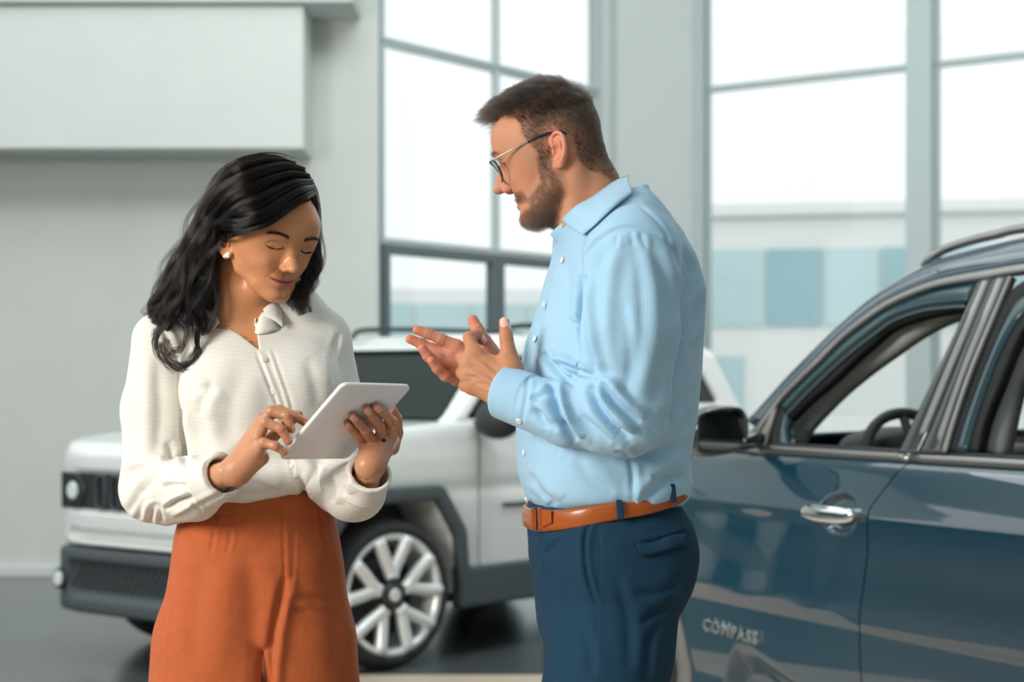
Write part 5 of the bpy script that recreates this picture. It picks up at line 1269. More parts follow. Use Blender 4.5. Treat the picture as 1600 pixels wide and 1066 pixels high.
# hair --------------------------------------------------------------------
hair_mat('hair_black', .97, .2, .17, .12); mat('hair_under', (.008, .007, .007), rough=.9, spec=.1)
FACE = [(484, 314), (466, 320), (450, 329), (434, 343), (420, 353), (402, 358), (380, 360), (365, 362), (352, 356), (341, 364), (341, 402), (364, 404), (369, 421), (386, 443), (340, 520), (470, 520), (500, 440), (508, 380), (512, 330), (502, 298), (489, 303)]
def capf(p):
    q = toW(p); d = smin(fW(q), ellip(q, (0, -.012, .055), (.074, .096, .088)), .02)-.0055
    px = 800+p[:, 0]/p[:, 1]*FPX; py = HY-(p[:, 2]-CH)/p[:, 1]*FPX
    v = poly_sd(px, py, FACE)*(YW/FPX); d = smax(d, -np.maximum(v, p[:, 1]-(OW[1]+.035)), .003)
    return smax(d, np.where(q[:, 0] > 0, .018, .030)-q[:, 2], .008)
Vh, Qh = surf(capf, OW-np.array([.16, .16, .12]), OW+np.array([.17, .17, .17]), .003, lip=1.8)
snapH = snapper(Vh, Qh)
def g3(*q):
    out = []
    for x, y, dy in q:
        if dy is None or dy < -50: out.append(snapH(x, y, .006)[0])
        else: out.append(P(x, y, YW+dy-.045*float(smooth(540, 420, y))))
    return out
N_ = None
GUIDE = [  # (points, root radius, mid radius, tip radius, wave amplitude, strands)
    # sweep from the parting over the brow to the ear and down the back
    (g3((485, 303, N_), (472, 312, N_), (452, 323, N_), (432, 337, N_), (410, 349, N_), (385, 354, N_), (362, 356, N_), (342, 366, -.03), (332, 395, -.02), (326, 440, -.02), (320, 475, -.04), (305, 512, -.06)), .004, .009, .012, .005, 800),
    (g3((485, 296, N_), (466, 302, N_), (440, 318, N_), (415, 336, N_), (388, 345, N_), (362, 348, N_), (340, 362, -.04), (324, 395, -.03), (316, 435, -.02), (308, 475, -.04), (296, 505, -.06)), .004, .011, .007, .006, 800),
    (g3((483, 288, N_), (460, 292, N_), (432, 306, N_), (404, 322, N_), (374, 334, N_), (348, 350, -.05), (328, 385, -.035), (308, 435, -.02), (292, 475, -.045), (276, 508, -.065)), .005, .013, .007, .007, 800),
    (g3((478, 281, N_), (452, 280, N_), (424, 290, N_), (392, 306, N_), (362, 324, N_), (336, 350, -.04), (316, 390, -.03), (296, 430, -.025), (276, 463, -.04), (262, 492, -.055), (252, 512, -.062)), .006, .015, .006, .008, 750),
    (g3((470, 272, N_), (444, 267, N_), (414, 274, N_), (382, 288, N_), (352, 308, N_), (328, 338, -.02), (312, 380, -.015), (292, 420, -.01), (268, 452, -.02), (254, 482, -.04), (240, 503, -.05)), .008, .016, .009, .008, 750),
    (g3((456, 262, N_), (432, 257, N_), (405, 260, N_), (374, 272, N_), (348, 294, .0), (324, 330, .005), (306, 372, .01), (284, 410, .01), (264, 445, .0), (250, 475, -.02), (244, 496, -.045)), .010, .017, .008, .009, 700),
    (g3((438, 256, .05), (415, 255, .05), (388, 261, .045), (362, 280, .04), (338, 308, .035), (320, 350, .035), (302, 395, .03), (284, 430, .03), (272, 465, .01), (282, 500, -.02)), .012, .018, .013, .009, 700),
    (g3((425, 260, .08), (395, 266, .09), (368, 289, .09), (348, 325, .08), (330, 375, .07), (312, 420, .06), (300, 460, .045), (292, 500, .02)), .016, .022, .016, .008, 500),
    (g3((340, 352, -.02), (333, 395, -.01), (332, 430, -.0), (326, 465, -.015), (316, 492, -.05), (308, 520, -.072)), .010, .012, .004, .006, 450),
    (g3((350, 350, .02), (346, 400, .03), (344, 440, .03), (334, 475, .01)), .012, .016, .012, .004, 400),
    (g3((298, 480, -.05), (306, 510, -.085), (306, 535, -.09), (310, 552, -.09), (294, 572, -.09), (270, 568, -.085), (256, 548, -.08), (262, 530, -.08)), .006, .005, .003, .003, 110),
    (g3((280, 475, -.05), (262, 505, -.075), (244, 530, -.078), (250, 556, -.082), (272, 574, -.085), (296, 571, -.088), (308, 550, -.09)), .006, .005, .003, .003, 110),
    (g3((270, 490, -.05), (292, 515, -.08), (284, 545, -.085), (262, 552, -.082), (246, 540, -.078)), .006, .005, .003, .003, 90),
    (g3((300, 490, -.055), (310, 515, -.075), (308, 545, -.085), (296, 566, -.088), (280, 572, -.088)), .006, .005, .002, .003, 90),
    (g3((262, 490, -.05), (250, 510, -.07), (242, 528, -.075), (248, 545, -.08)), .006, .005, .002, .003, 80),
    # crown, back of the head
    (g3((440, 262, .10), (410, 272, .14), (385, 300, .155), (372, 350, .155), (362, 400, .13), (350, 450, .09)), .022, .026, .02, .006, 500),
    (g3((470, 280, .09), (462, 300, .12), (445, 350, .14), (430, 400, .12), (420, 440, .09)), .018, .024, .016, .006, 400),
    # far side of the face
    (g3((484, 292, -.01), (490, 315, -.02), (492, 350, -.01), (491, 390, .0), (490, 418, .0), (480, 445, -.01), (466, 468, -.02)), .005, .006, .004, .005, 450),
    (g3((482, 287, -.0), (491, 310, -.005), (494, 350, .0), (494, 395, .01), (491, 423, .01), (478, 442, .0), (470, 462, -.01), (478, 490, -.02)), .006, .006, .003, .006, 450),
    (g3((476, 280, .02), (486, 305, .02), (490, 350, .035), (490, 400, .04), (482, 440, .04), (468, 465, .02), (452, 480, .01)), .010, .012, .009, .007, 500),
    (g3((470, 277, .04), (476, 310, .07), (480, 360, .08), (474, 410, .08), (456, 450, .06)), .014, .018, .014, .006, 400)]
def rad3(t, a, b, c): return np.where(t < .35, a+(b-a)*t/.35, b+(c-b)*(t-.35)/.65)
SW, RDW = [], []
for gi, (pts, ra, rb, rc_, amp, cnt) in enumerate(GUIDE):
    c = np.array(catmull(pts, 5)); n = len(c); tg = np.gradient(c, axis=0); tg /= np.linalg.norm(tg, axis=1)[:, None]
    u = np.cross(tg, [.2, -1, .1]); u /= np.linalg.norm(u, axis=1)[:, None]; w = np.cross(tg, u); t = np.linspace(0, 1, n); R_ = rad3(t, ra, rb, rc_)
    nl = 22                                                        # sub-locks give the hair its clumps
    lk = RNG.normal(0, .50, (nl, 2)); ph = RNG.uniform(0, 6.28, nl); fq = RNG.uniform(2.2, 3.6, nl)
    for i in range(int(cnt*1.7)):
        k = RNG.integers(nl); o = lk[k]+RNG.normal(0, .12, 2); o = o/max(1, np.hypot(*o)/1.15)
        wv = 1.7*amp*smooth(.25, .65, t)*np.sin(fq[k]*2*np.pi*t+ph[k]+RNG.normal(0, .25)); wv2 = 1.3*amp*smooth(.25, .65, t)*np.cos(fq[k]*1.7*np.pi*t+ph[k]*2+RNG.normal(0, .25))
        L_ = int(n*(1 if RNG.random() < .7 else RNG.uniform(.6, 1))); sp = 1+.45*smooth(.6, 1, t)+.2*RNG.normal()*t
        S_ = c+u*(o[0]*R_*sp+wv)[:, None]+w*(o[1]*R_*sp+wv2)[:, None]; SW.append(S_[:max(L_, 4)]); RDW.append((.00008, .00004))
for i in range(90):                                               # a few stray hairs
    s_ = SW[RNG.integers(len(SW))].copy(); off = RNG.normal(0, .005, 3); t = np.linspace(0, 1, len(s_))[:, None]; SW.append(s_+off*t**.7); RDW.append((.00004, .00002))
hw_o = new_strands('hair', SW, RDW, M['hair_black'], wom); hw_o['label'] = 'long wavy black hair with side parting'
def underf(p):
    d = capf(p)
    for gi, (pts, ra, rb, rc_, amp, cnt) in enumerate(GUIDE):
        if cnt < 200: continue
        c = catmull(pts, 2)[1:-2]; t = np.linspace(0, 1, len(c)); R_ = rad3(t, ra*.4, rb*.62, rc_*.25); d = smin(d, chain(p, c, list(R_), 0), .006)
    return d
V, Q = surf(underf, (xw(225), 2.94, z_of(580, YW)), (xw(512), 3.30, z_of(228, YW)), .0035, lip=1.5)
mesh_obj('hair_underlayer', V, Q, M['hair_under'], wom)
qw_ = toW(V1w.astype(f32)).astype(float); nlw = vnormals(V1w, Q1w)@RW
def snapL(x, z, ymin=.04):
    i = np.argmin((qw_[:, 0]-x)**2+(qw_[:, 2]-z)**2+(qw_[:, 1] < ymin)*1.0); return qw_[i], nlw[i]
eb = []
for s in (-1, 1):
    for i in range(520):
        t = RNG.random(); th = .0015*(1-t)**.5+.0004; x = s*(.0125+.036*t); z = .0325+.0075*math.sin(t*2.1)-.0035*t*t+RNG.normal(0, th); b, n_ = snapL(x, z)
        d = np.array([s*.9, .15, .32*(1-1.5*t)]); d += RNG.normal(0, .10, 3); d /= np.linalg.norm(d); eb.append(np.array([hwW(b-n_*.0003+(d+n_*.12)*.0075*q) for q in (0, .5, 1)]))
new_strands('eyebrow', eb, [(.00009, .00003)]*len(eb), M['hair_black'], wom)
el = []
for s in (-1, 1):
    for i in range(300):
        t = RNG.uniform(-1, 1); dx = .0138*t; x = s*.031+dx; alm = max(0, 1-(t*.95)**2); z = .0155-.0048*alm-.03*dx*s; yy = .0705+math.sqrt(max(0, .0140**2-dx**2-(z-.0155)**2)); b = np.array([x, yy, z])
        d = np.array([dx*30, 1.0, -.55]); d /= np.linalg.norm(d); ln = .0066+.003*max(0, t*s); el.append(np.array([hwW(b+d*ln*q+np.array([0, 0, 1])*ln*.45*q*q) for q in (-.08, .3, .65, 1)]))
new_strands('eyelash', el, [(.00017, .00003)]*len(el), M['hair_black'], wom)
for s in (-1, 1):
    mb = MB(); pts = []
    for t in np.linspace(-1, 1, 15):
        dx = .0140*t; alm = max(0, 1-(t*.95)**2); z = .0155-.0048*alm-.03*dx*s; pts.append(hwW((s*.031+dx, snapL(s*.031+dx, z+.001, .05)[0][1]+.0002, z)))
    mb.tube(pts, [.0003]+[.0008]*13+[.0003], 6).build('lash_line', M['hair_under'], wom, smooth=True)
print('woman done', time.time()-t1)
# ================================================================== BLUE SUV (its driver's side faces us)
mat('blue_paint', (.0015, .042, .075), rough=.30, metal=.0, spec=.3, coat=1, coat_rough=.015)
M['blue_paint'].node_tree.nodes['Principled BSDF'].inputs['Coat IOR'].default_value = 1.95
mat('satin_trim', (.30, .30, .29), rough=.28, metal=.9)
mat('gloss_black', (.035, .042, .042), rough=.07, spec=.7, coat=1)
mat('seal_black', (.006, .008, .009), rough=.55)
mat('frame_blue', (.006, .045, .062), rough=.3, coat=.6)
mat('pillar_trim', (.42, .45, .44), rough=.75)
mat('dash', (.030, .034, .036), rough=.6); mat('seat_cloth', (.045, .05, .052), rough=.85)
mat('mirror_glass', (.55, .58, .58), rough=.02, metal=1)
mat('arch_plastic', (.17, .175, .17), rough=.55)
BX, BY = 1.05, 4.67                                # where the split between the two doors meets the belt line
Dv = np.array([-.4415, .8973]); Nv = np.array([-.8973, -.4415])
BH = math.atan2(Dv[1], Dv[0])
def loc_w(q): q = np.asarray(q, float); return np.array([BX+Dv[0]*q[0]+Nv[0]*q[1], BY+Dv[1]*q[0]+Nv[1]*q[1], q[2]])
vprof = lut([(.22, .0), (.30, .022), (.40, .018), (.45, .026), (.56, .0345), (.625, .0375), (.637, .0385), (.648, .0425), (.80, .052), (.92, .0595), (.944, .0600), (.952, .0575), (1.04, .024), (1.075, .008), (1.092, -.006), (1.11, -.022)])
def vside(z): return float(vprof(np.array([z]))[0][0]) if z < 1.09 else -.006-(z-1.11)*.36-.25*(z-1.11)**2
def S3(px, py, dv=0.):
    """sketch position -> car space (u forward, v out, z) on the side surface, pushed out by dv"""
    v = 0.; k = (px-800)/FPX
    for _ in range(12):
        u = (BX+Nv[0]*v-k*(BY+Nv[1]*v))/(k*Dv[1]-Dv[0]); Y = BY+Dv[1]*u+Nv[1]*v; z = CH-(py-HY)/FPX*Y; v = v*.4+.6*(vside(z)+dv)
    return np.array([u, v, z])
def curve(pts, n=40, dv=0., tail=None):
    """smooth curve through sketch positions (or car-space triples), resampled evenly"""
    c = [S3(*p, dv) if len(p) == 2 else np.array([p[0], (vside(p[1])+dv), p[1]]) if False else np.array(p) for p in pts]
    if tail:
        for t in tail: q = c[-1]; z = q[2]+t[1]; c.append(np.array([q[0]+t[0], vside(z)+dv, z]))
    c = np.array(catmull(c, 10)); L = np.r_[0, np.cumsum(np.linalg.norm(np.diff(c, axis=0), axis=1))]; s = np.linspace(0, L[-1], n)
    return np.stack([np.interp(s, L, c[:, j]) for j in range(3)], 1)
def bar(name, A, B, depth, m, parent, proud=0., bev=.004, mirror=False, crown=0.):
    """solid strip between two curves, 'depth' thick inwards, softly rounded face"""
    n = len(A); out = np.array([0, 1, .35]); out /= np.linalg.norm(out)
    rows = [A-out*depth, A+out*(proud-bev), A*(1-.12)+B*.12+out*proud, (A+B)/2+out*(proud+crown), A*.12+B*.88+out*proud, B+out*(proud-bev), B-out*depth]
    V = np.concatenate(rows); F = [(r*n+i, r*n+i+1, (r+1) % 7*n+i+1, (r+1) % 7*n+i) for r in range(7) for i in range(n-1)]
    F += [tuple(r*n for r in range(7)), tuple(r*n+n-1 for r in range(7))[::-1]]
    res = []
    for k in ((0, 1) if mirror else (0,)):
        W_ = V.copy()
        if k: W_[:, 1] = -1.78-W_[:, 1]
        res.append(mesh_obj(name, W_, F, m, parent, smooth=False))
        o = res[-1]; o.data.polygons.foreach_set('use_smooth', np.ones(len(o.data.polygons), bool))
    return res
def side_patch(name, uf, ur, z0, z1, parent, m, nz=110, nu=90, mod=None, thick=.03, mirror=True):
    """door skin: rows of z, u running between two edge curves; edges turn inwards"""
    zs = np.linspace(z0, z1, nz); G = np.zeros((nz, nu, 3)); vz = vprof(zs)[0]
    for i, z in enumerate(zs):
        u = np.linspace(ur(z), uf(z), nu); G[i, :, 0] = u; G[i, :, 1] = vz[i]; G[i, :, 2] = z
    # plan curvature
    U = G[:, :, 0]; G[:, :, 1] -= .030*np.clip(U-.6, 0, 2)**2+.02*np.clip(-U-.8, 0, 2)**2
    if mod is not None: G = mod(G)
    ring = []; top = G[-1, :].copy(); bot = G[0, :].copy()
    H = np.zeros((nz+2, nu+2, 3)); H[1:-1, 1:-1] = G; H[0, 1:-1] = G[0]; H[-1, 1:-1] = G[-1]; H[1:-1, 0] = G[:, 0]; H[1:-1, -1] = G[:, -1]
    H[0, 0] = G[0, 0]; H[0, -1] = G[0, -1]; H[-1, 0] = G[-1, 0]; H[-1, -1] = G[-1, -1]
    for sl in ((0, slice(None)), (-1, slice(None)), (slice(None), 0), (slice(None), -1)): H[sl][..., 1] -= thick if False else 0
    H[0, :, 1] -= thick; H[-1, :, 1] -= thick; H[1:-1, 0, 1] -= thick; H[1:-1, -1, 1] -= thick
    a, b = H.shape[:2]; idx = np.arange(a*b).reshape(a, b); F = np.stack([idx[:-1, :-1], idx[:-1, 1:], idx[1:, 1:], idx[1:, :-1]], -1).reshape(-1, 4)
    V = H.reshape(-1, 3); out = []
    for k in ((0, 1) if mirror else (0,)):
        W_ = V.copy()
        if k: W_[:, 1] = -1.78-W_[:, 1]
        o = mesh_obj(name, W_, F, m, parent); out.append(o)
        # crisp outer border
        me = o.data; bs = set(idx[1, 1:-1].tolist()+idx[-2, 1:-1].tolist()+idx[1:-1, 1].tolist()+idx[1:-1, -2].tolist()); ek = [e for e in me.edges if e.vertices[0] in bs and e.vertices[1] in bs]
        for e in ek: e.use_edge_sharp = True
    return out
car = empty('sport_utility_car', (0, 0, 0))
seam = [S3(*p) for p in [(1346, 1066), (1343, 1000), (1343, 961), (1350, 910), (1356, 860), (1357, 802), (1360, 793), (1377, 771), (1406, 734), (1421, 722), (1423, 711)]]
sz = np.array([p[2] for p in seam]); su = np.array([p[0] for p in seam]); o_ = np.argsort(sz); sz, su = sz[o_], su[o_]
seam_u = lambda z: float(np.interp(z, sz, su))
GAP = .0028
UA = 1.53; RA = .405                                # front wheel centre and arch radius
def arch_edge(z, c=UA, r=RA, s=-1): return c+s*math.sqrt(max(r*r-(z-.36)**2, 0))
front_u = lambda z: min(1.10-.02*(z-.6), arch_edge(z, r=RA+.02) if z < .76 else 9)
hc_ = S3(1306, 803)
def door_mod(G):
    U, Z = G[:, :, 0], G[:, :, 2]
    r = np.sqrt(((U-hc_[0]+.004)/.090)**2+((Z-hc_[2])/.056)**2); G[:, :, 1] -= .026*smooth(1.0, .70, r)          # cup behind the handle
    w_ = smooth(.15, .55, U)*smooth(.64, .70, Z)*smooth(.945, .90, Z); G[:, :, 1] -= w_*((Z-.80)*.075+.0035*np.sin(U*19+Z*9)+.003*np.sin(Z*34-U*7)*smooth(.5, .8, U))   # twist and ripples shaped in to give lighter, swirling reflections towards the front
    # scooped lower door
    u0, z0 = S3(1158, 1008)[0], S3(1158, 1008)[2]
    line = z0-.28*np.clip(u0-.05-U, 0, 9)-.9*np.clip(U-u0-.03, 0, 9)-1.2*np.clip(U-u0-.02, 0, 9)**2*4
    d = line-Z; G[:, :, 1] -= .050*smooth(-.004, .10, d)
    return G
skin_ = side_patch('front_door', lambda z: front_u(z), lambda z: seam_u(z)+GAP, .27, 1.098, car, M['blue_paint'], 150, 150, door_mod)
rear_u = lambda z: -1.02+.0*z if z > .78 else max(-1.02, -1.13+math.sqrt(max(.42**2-(z-.36)**2, 0))*0+.0)
skin2 = side_patch('rear_door', lambda z: seam_u(z)-GAP, lambda z: -1.00, .27, 1.098, car, M['blue_paint'], 110, 70, None)
# front fender and rear quarter with arches
def arch_cut(c, r):
    def mod(G):
        U, Z = G[:, :, 0], G[:, :, 2]; dx = U-c; dz = Z-.36; d = np.hypot(dx, dz); m = (d < r) & (d > 1e-6) & (Z > .2); f = np.where(m, r/np.maximum(d, 1e-6), 1)
        G[:, :, 0] = c+dx*f; G[:, :, 2] = np.where(m, .36+np.abs(dz*f)*np.sign(dz+1e-9), Z); G[:, :, 1] -= np.where(m, .02, 0); return G
    return mod
def fender(name, u0, u1, c, front):
    nz, nu = 70, 90; zs = np.linspace(.27, 1.085, nz); us = np.linspace(u0, u1, nu); Z, U = np.meshgrid(zs, us, indexing='ij')
    top = 1.085-(.10*np.clip(U-1.1, 0, 2)**1.6 if front else 0); Z = .27+(Z-.27)*(top-.27)/.815
    V_ = vprof(Z.ravel())[0].reshape(Z.shape)-.030*np.clip(U-.6, 0, 2)**2*(1 if front else 0)-.02*np.clip(-U-.8, 0, 2)**2
    if front: V_ -= .55*np.clip(U-2.0, 0, 1)**2*1.6
    G = np.stack([U, V_, Z], -1); idx = np.arange(nz*nu).reshape(nz, nu); F = []
    d = np.hypot(U-c, Z-.36); keep = (d > .40) & ~((np.abs(U-c) < .40) & (Z < .36))
    for i in range(nz-1):
        for j in range(nu-1):
            if keep[i, j] and keep[i+1, j] and keep[i, j+1] and keep[i+1, j+1]: F.append((idx[i, j], idx[i, j+1], idx[i+1, j+1], idx[i+1, j]))
    for k in (0, 1):
        W_ = G.reshape(-1, 3).copy()
        if k: W_[:, 1] = -1.78-W_[:, 1]
        o = mesh_obj(name, W_, np.array(F), M['blue_paint'], car); bm_ = None
        a0 = [(c+.455*math.cos(t), 0, .36+.455*math.sin(t)) for t in np.linspace(-.15, math.pi+.15, 40)]; a1 = [(c+.385*math.cos(t), 0, .36+.385*math.sin(t)) for t in np.linspace(-.15, math.pi+.15, 40)]
        f = lambda q, e: np.array([(p[0], (float(vprof(np.array([min(p[2], 1.1)]))[0][0])-.030*max(p[0]-.6, 0)**2*(1 if front else 0)-(.88*max(p[0]-2.0, 0)**2 if front else 0)+e), p[2]) for p in q])
        A_, B_ = f(a0, .010), f(a1, .012)
        if k: A_[:, 1] = -1.78-A_[:, 1]; B_[:, 1] = -1.78-B_[:, 1]
        n = len(A_); inn = np.array([0, -.05*(1 if not k else -1), 0]); V5 = np.concatenate([A_+inn*.5, A_, B_, B_+inn*4]); mesh_obj('arch_trim', V5, [(r*n+i, r*n+i+1, (r+1)*n+i+1, (r+1)*n+i) for r in range(3) for i in range(n-1)], M['arch_plastic'], o)
fender('front_fender', 1.105, 2.42, UA, True); fender('rear_quarter', -2.48, -1.006, -1.55, False)
# bonnet, nose, roof, tail
def grid_obj(name, f, nu, nv, m, parent):
    V = np.array([f(i/(nu-1), j/(nv-1)) for i in range(nu) for j in range(nv)]); idx = np.arange(nu*nv).reshape(nu, nv)
    o = mesh_obj(name, V, np.stack([idx[:-1, :-1], idx[:-1, 1:], idx[1:, 1:], idx[1:, :-1]], -1).reshape(-1, 4), m, parent); md = o.modifiers.new('s', 'SOLIDIFY'); md.thickness = .012; md.offset = 0; return o
def bon(a, b):
    u = .98+1.44*a; w = 2*b-1; vv = -.89+w*(.875-.030*max(u-.6, 0)**2-.88*max(u-2.0, 0)**2); z = 1.087-.10*max(u-1.1, 0)**1.6+.055*(1-abs(w)**4)*(1-.4*a); return (u, vv, z)
grid_obj('bonnet', bon, 40, 40, M['blue_paint'], car)
def nose(a, b):
    w = 2*b-1; z = .27+a*.70; u = 2.42+.10*(1-w*w)-.08*abs(w)**6+.04*math.sin(a*3.1); return (u, -.89+w*.72, z)
grid_obj('front_bumper', nose, 24, 30, M['blue_paint'], car); MB().box((2.49, -1.35, .55), (2.54, -.43, .80), bev=.02).build('grille', M['gloss_black'], car)
# upper edge lines of the side, front to back
E0 = curve([(1166, 654), (1198, 620), (1228, 587), (1266, 548), (1307, 508), (1350, 470), (1391, 441), (1447, 411), (1500, 396), (1560, 381), (1600, 373)], 90, 0, [(-.45, .012), (-.65, -.02), (-.65, -.12)])
E1 = curve([(1180, 668), (1212, 626), (1240, 595), (1276, 559), (1312, 524), (1352, 491), (1390, 466), (1447, 441), (1500, 428), (1560, 418), (1600, 412)], 90, .006, [(-.45, .010), (-.65, -.02), (-.65, -.12)])
E2 = curve([(1178, 690), (1214, 632), (1243, 600), (1279, 565), (1314, 530), (1354, 499), (1392, 475), (1448, 452), (1500, 441), (1534, 436), (1600, 425)], 90, .006, [(-.45, .008), (-.65, -.02), (-.65, -.12)])
roofs = bar('roof_side', E0, E1, .03, M['blue_paint'], car, 0, .006, True, .010)
bar('window_surround', E1, E2, .02, M['satin_trim'], car, .003, .003, True, .003)
e2 = [(1214, 634), (1243, 602), (1279, 567), (1314, 532), (1354, 501), (1392, 477), (1448, 455), (1500, 443), (1526, 438)]
e3 = [(1224, 640), (1252, 610), (1288, 576), (1323, 545), (1360, 516), (1392, 494), (1440, 478), (1480, 473), (1508, 471)]
e4 = [(1226, 646), (1255, 615), (1291, 580), (1326, 549), (1362, 521), (1393, 499), (1440, 483), (1480, 478), (1506, 476)]
e5 = [(1231, 655), (1262, 624), (1297, 594), (1333, 560), (1364, 533), (1392, 511), (1440, 494), (1480, 486), (1500, 483)]
cv = lambda q, dv=0.: curve(q, 60, dv)
fr_ = bar('door_frame', cv(e2, -.006), cv(e3, -.010), .03, M['frame_blue'], car, 0, .003, True)
bar('window_seal', cv(e3, -.014), cv(e5, -.022), .03, M['seal_black'], car, 0, .003, True)
bar('seal_lip', cv([(x+1, y+1) for x, y in e4], -.006), cv([(x+2, y+4) for x, y in e4], -.006), .006, M['frame_blue'], car, 0, .001, True)
# lower front corner of the window, mirror sail
bar('door_frame', cv([(1190, 708), (1196, 690), (1206, 660), (1214, 634)], -.008), cv([(1214, 709), (1214, 690), (1216, 668), (1224, 640)], -.010), .03, M['seal_black'], car, 0, .003, True)
bar('window_seal', cv([(1214, 709), (1214, 690), (1216, 668), (1224, 640)], -.014), cv([(1232, 709), (1230, 690), (1228, 672), (1231, 655)], -.020), .03, M['frame_blue'], car, 0, .003, True)
bar('mirror_sail', cv([(1164, 706), (1165, 690), (1170, 675), (1180, 664), (1212, 630)], .004), cv([(1190, 708), (1194, 694), (1198, 680), (1204, 662), (1213, 634)], .004), .02, M['satin_trim'], car, 0, .002, True)
# inside trim of the windscreen pillar
TI = -.10
bar('pillar_lining', curve([(1231, 652), (1262, 622), (1297, 592), (1333, 558), (1364, 531), (1392, 509), (1440, 492), (1480, 486), (1500, 480)], 60, TI), curve([(1238, 690), (1254, 664), (1283, 632), (1312, 604), (1350, 573), (1386, 547), (1425, 520), (1462, 500), (1497, 487)], 60, TI), .05, M['pillar_trim'], car, 0, .006, True, .008)
# belt trim
BL = np.array([(u, vside(1.108), 1.108) for u in np.linspace(seam_u(1.1)+.004, .90, 30)]); BU = BL+np.array([0, -.006, .022])
def belt_strip(name, u0, u1):
    a = np.array([(u, -.004-.030*max(u-.6, 0)**2, 1.096+.0*u) for u in np.linspace(u0, u1, 24)]); b = a+np.array([0, -.010, .022]); return bar(name, a, b, .02, M['satin_trim'], car, .006, .004, True, .003)
belt_strip('belt_trim', seam_u(1.1)+.004, .93); belt_strip('belt_trim', -.98, seam_u(1.1)-.003)
a = np.array([(u, -.010-.030*max(u-.6, 0)**2, 1.117) for u in np.linspace(-.98, .86, 30)]); bar('belt_seal', a, a+np.array([0, -.02, .010]), .02, M['seal_black'], car, .004, .002, True)
# pillars between the doors
bar('pillar_panel', cv([(1402, 709), (1425, 660), (1470, 565), (1528, 437)], .004), cv([(1433, 708), (1455, 660), (1495, 562), (1549, 434)], .004), .03, M['gloss_black'], car, 0, .002, True, .001)
bar('pillar_panel', cv([(1436, 708), (1458, 660), (1498, 562), (1551, 433)], .004), cv([(1468, 707), (1486, 650), (1515, 568), (1573, 431)], .004), .03, M['gloss_black'], car, 0, .002, True, .001)
bar('window_surround', cv([(1469, 707), (1487, 650), (1516, 568), (1574, 431)], .006), cv([(1477, 707), (1494, 650), (1524, 565), (1580, 432)], .005), .02, M['satin_trim'], car, 0, .002, True)
tl = [(-.12, .035), (-.25, .01), (-.35, -.03)]
F1 = [(1478, 707), (1498, 645), (1530, 560), (1568, 470), (1600, 438)]; F2 = [(1490, 707), (1512, 640), (1548, 548), (1580, 480), (1604, 458)]; F3 = [(1508, 707), (1524, 650), (1552, 570), (1580, 512), (1606, 482)]; F4 = [(1526, 707), (1538, 655), (1560, 600), (1586, 535), (1610, 500)]; F5 = [(1558, 707), (1568, 660), (1582, 602), (1600, 572), (1625, 540)]
cf_ = lambda q, dv, n=60: curve(q, n, dv, tl)
bar('window_seal', cf_(F1, -.006), cf_(F2, -.008), .03, M['seal_black'], car, 0, .002, True)
bar('door_frame', cf_(F2, -.008), cf_(F3, -.010), .03, M['frame_blue'], car, 0, .002, True, .006)
bar('window_seal', cf_(F3, -.016), cf_(F4, -.022), .03, M['seal_black'], car, 0, .002, True)
bar('pillar_lining', cf_(F4, TI+.03), cf_(F5, TI), .05, M['pillar_trim'], car, 0, .006, True, .01)
# roof skin, rails, windscreen
def roof(a, b):
    i = 24+a*(len(E0)-1-24); p = np.array([np.interp(i, range(len(E0)), E0[:, j]) for j in range(3)]); w = 2*b-1; half = .89+p[1]
    return (p[0], -.89+w*half, p[2]-.004+.045*(1-abs(w)**3.0))
grid_obj('roof', roof, 50, 30, M['blue_paint'], car)
def scr(a, b):
    i = 24*a+.0; p = np.array([np.interp(i, range(len(E0)), E0[:, j]) for j in range(3)]); w = 2*b-1; half = .89+p[1]-.01; return (p[0]+.05*(1-w*w), -.89+w*half, p[2]-.006+.01*(1-abs(w)**3)+.035*a*(1-abs(w)**3))
V = np.array([scr(i/15, j/19) for i in range(16) for j in range(20)]); idx = np.arange(320).reshape(16, 20); mesh_obj('windscreen', V, np.stack([idx[:-1, :-1], idx[:-1, 1:], idx[1:, 1:], idx[1:, :-1]], -1).reshape(-1, 4), PANE, car)
def tailf(a, b):
    w = 2*b-1; z = .35+a*1.15; u = -2.48-.06*(1-w*w)+.30*smooth(.95, 1.5, np.array([z]))[0]; return (u, -.89+w*(.86-.20*smooth(.9, 1.5, np.array([z]))[0]), z)
grid_obj('tailgate', tailf, 30, 24, M['blue_paint'], car)
R0 = curve([(1440, 418), (1452, 405), (1470, 393), (1492, 384), (1525, 374), (1560, 366), (1600, 357)], 60, -.035, [(-.4, .0), (-.5, -.02), (-.3, -.06)]); R1 = R0+np.array([0, .022, -.020])
for k in (0, 1):
    q = R0.copy(); 
    if k: q[:, 1] = -1.78-q[:, 1]
    MB().tube(list(q), [.006]+[.013]*(len(q)-2)+[.006], 10, flat=(1, 1.3)).build('roof_rail', M['satin_trim'], car, smooth=True)
# side glass : the door windows are wound down in front, the rear one is shut
def pane_between(A, B, name, m):
    n = len(A); mesh_obj(name, np.concatenate([A, B]), [(i, i+1, n+i+1, n+i) for i in range(n-1)], m, car)
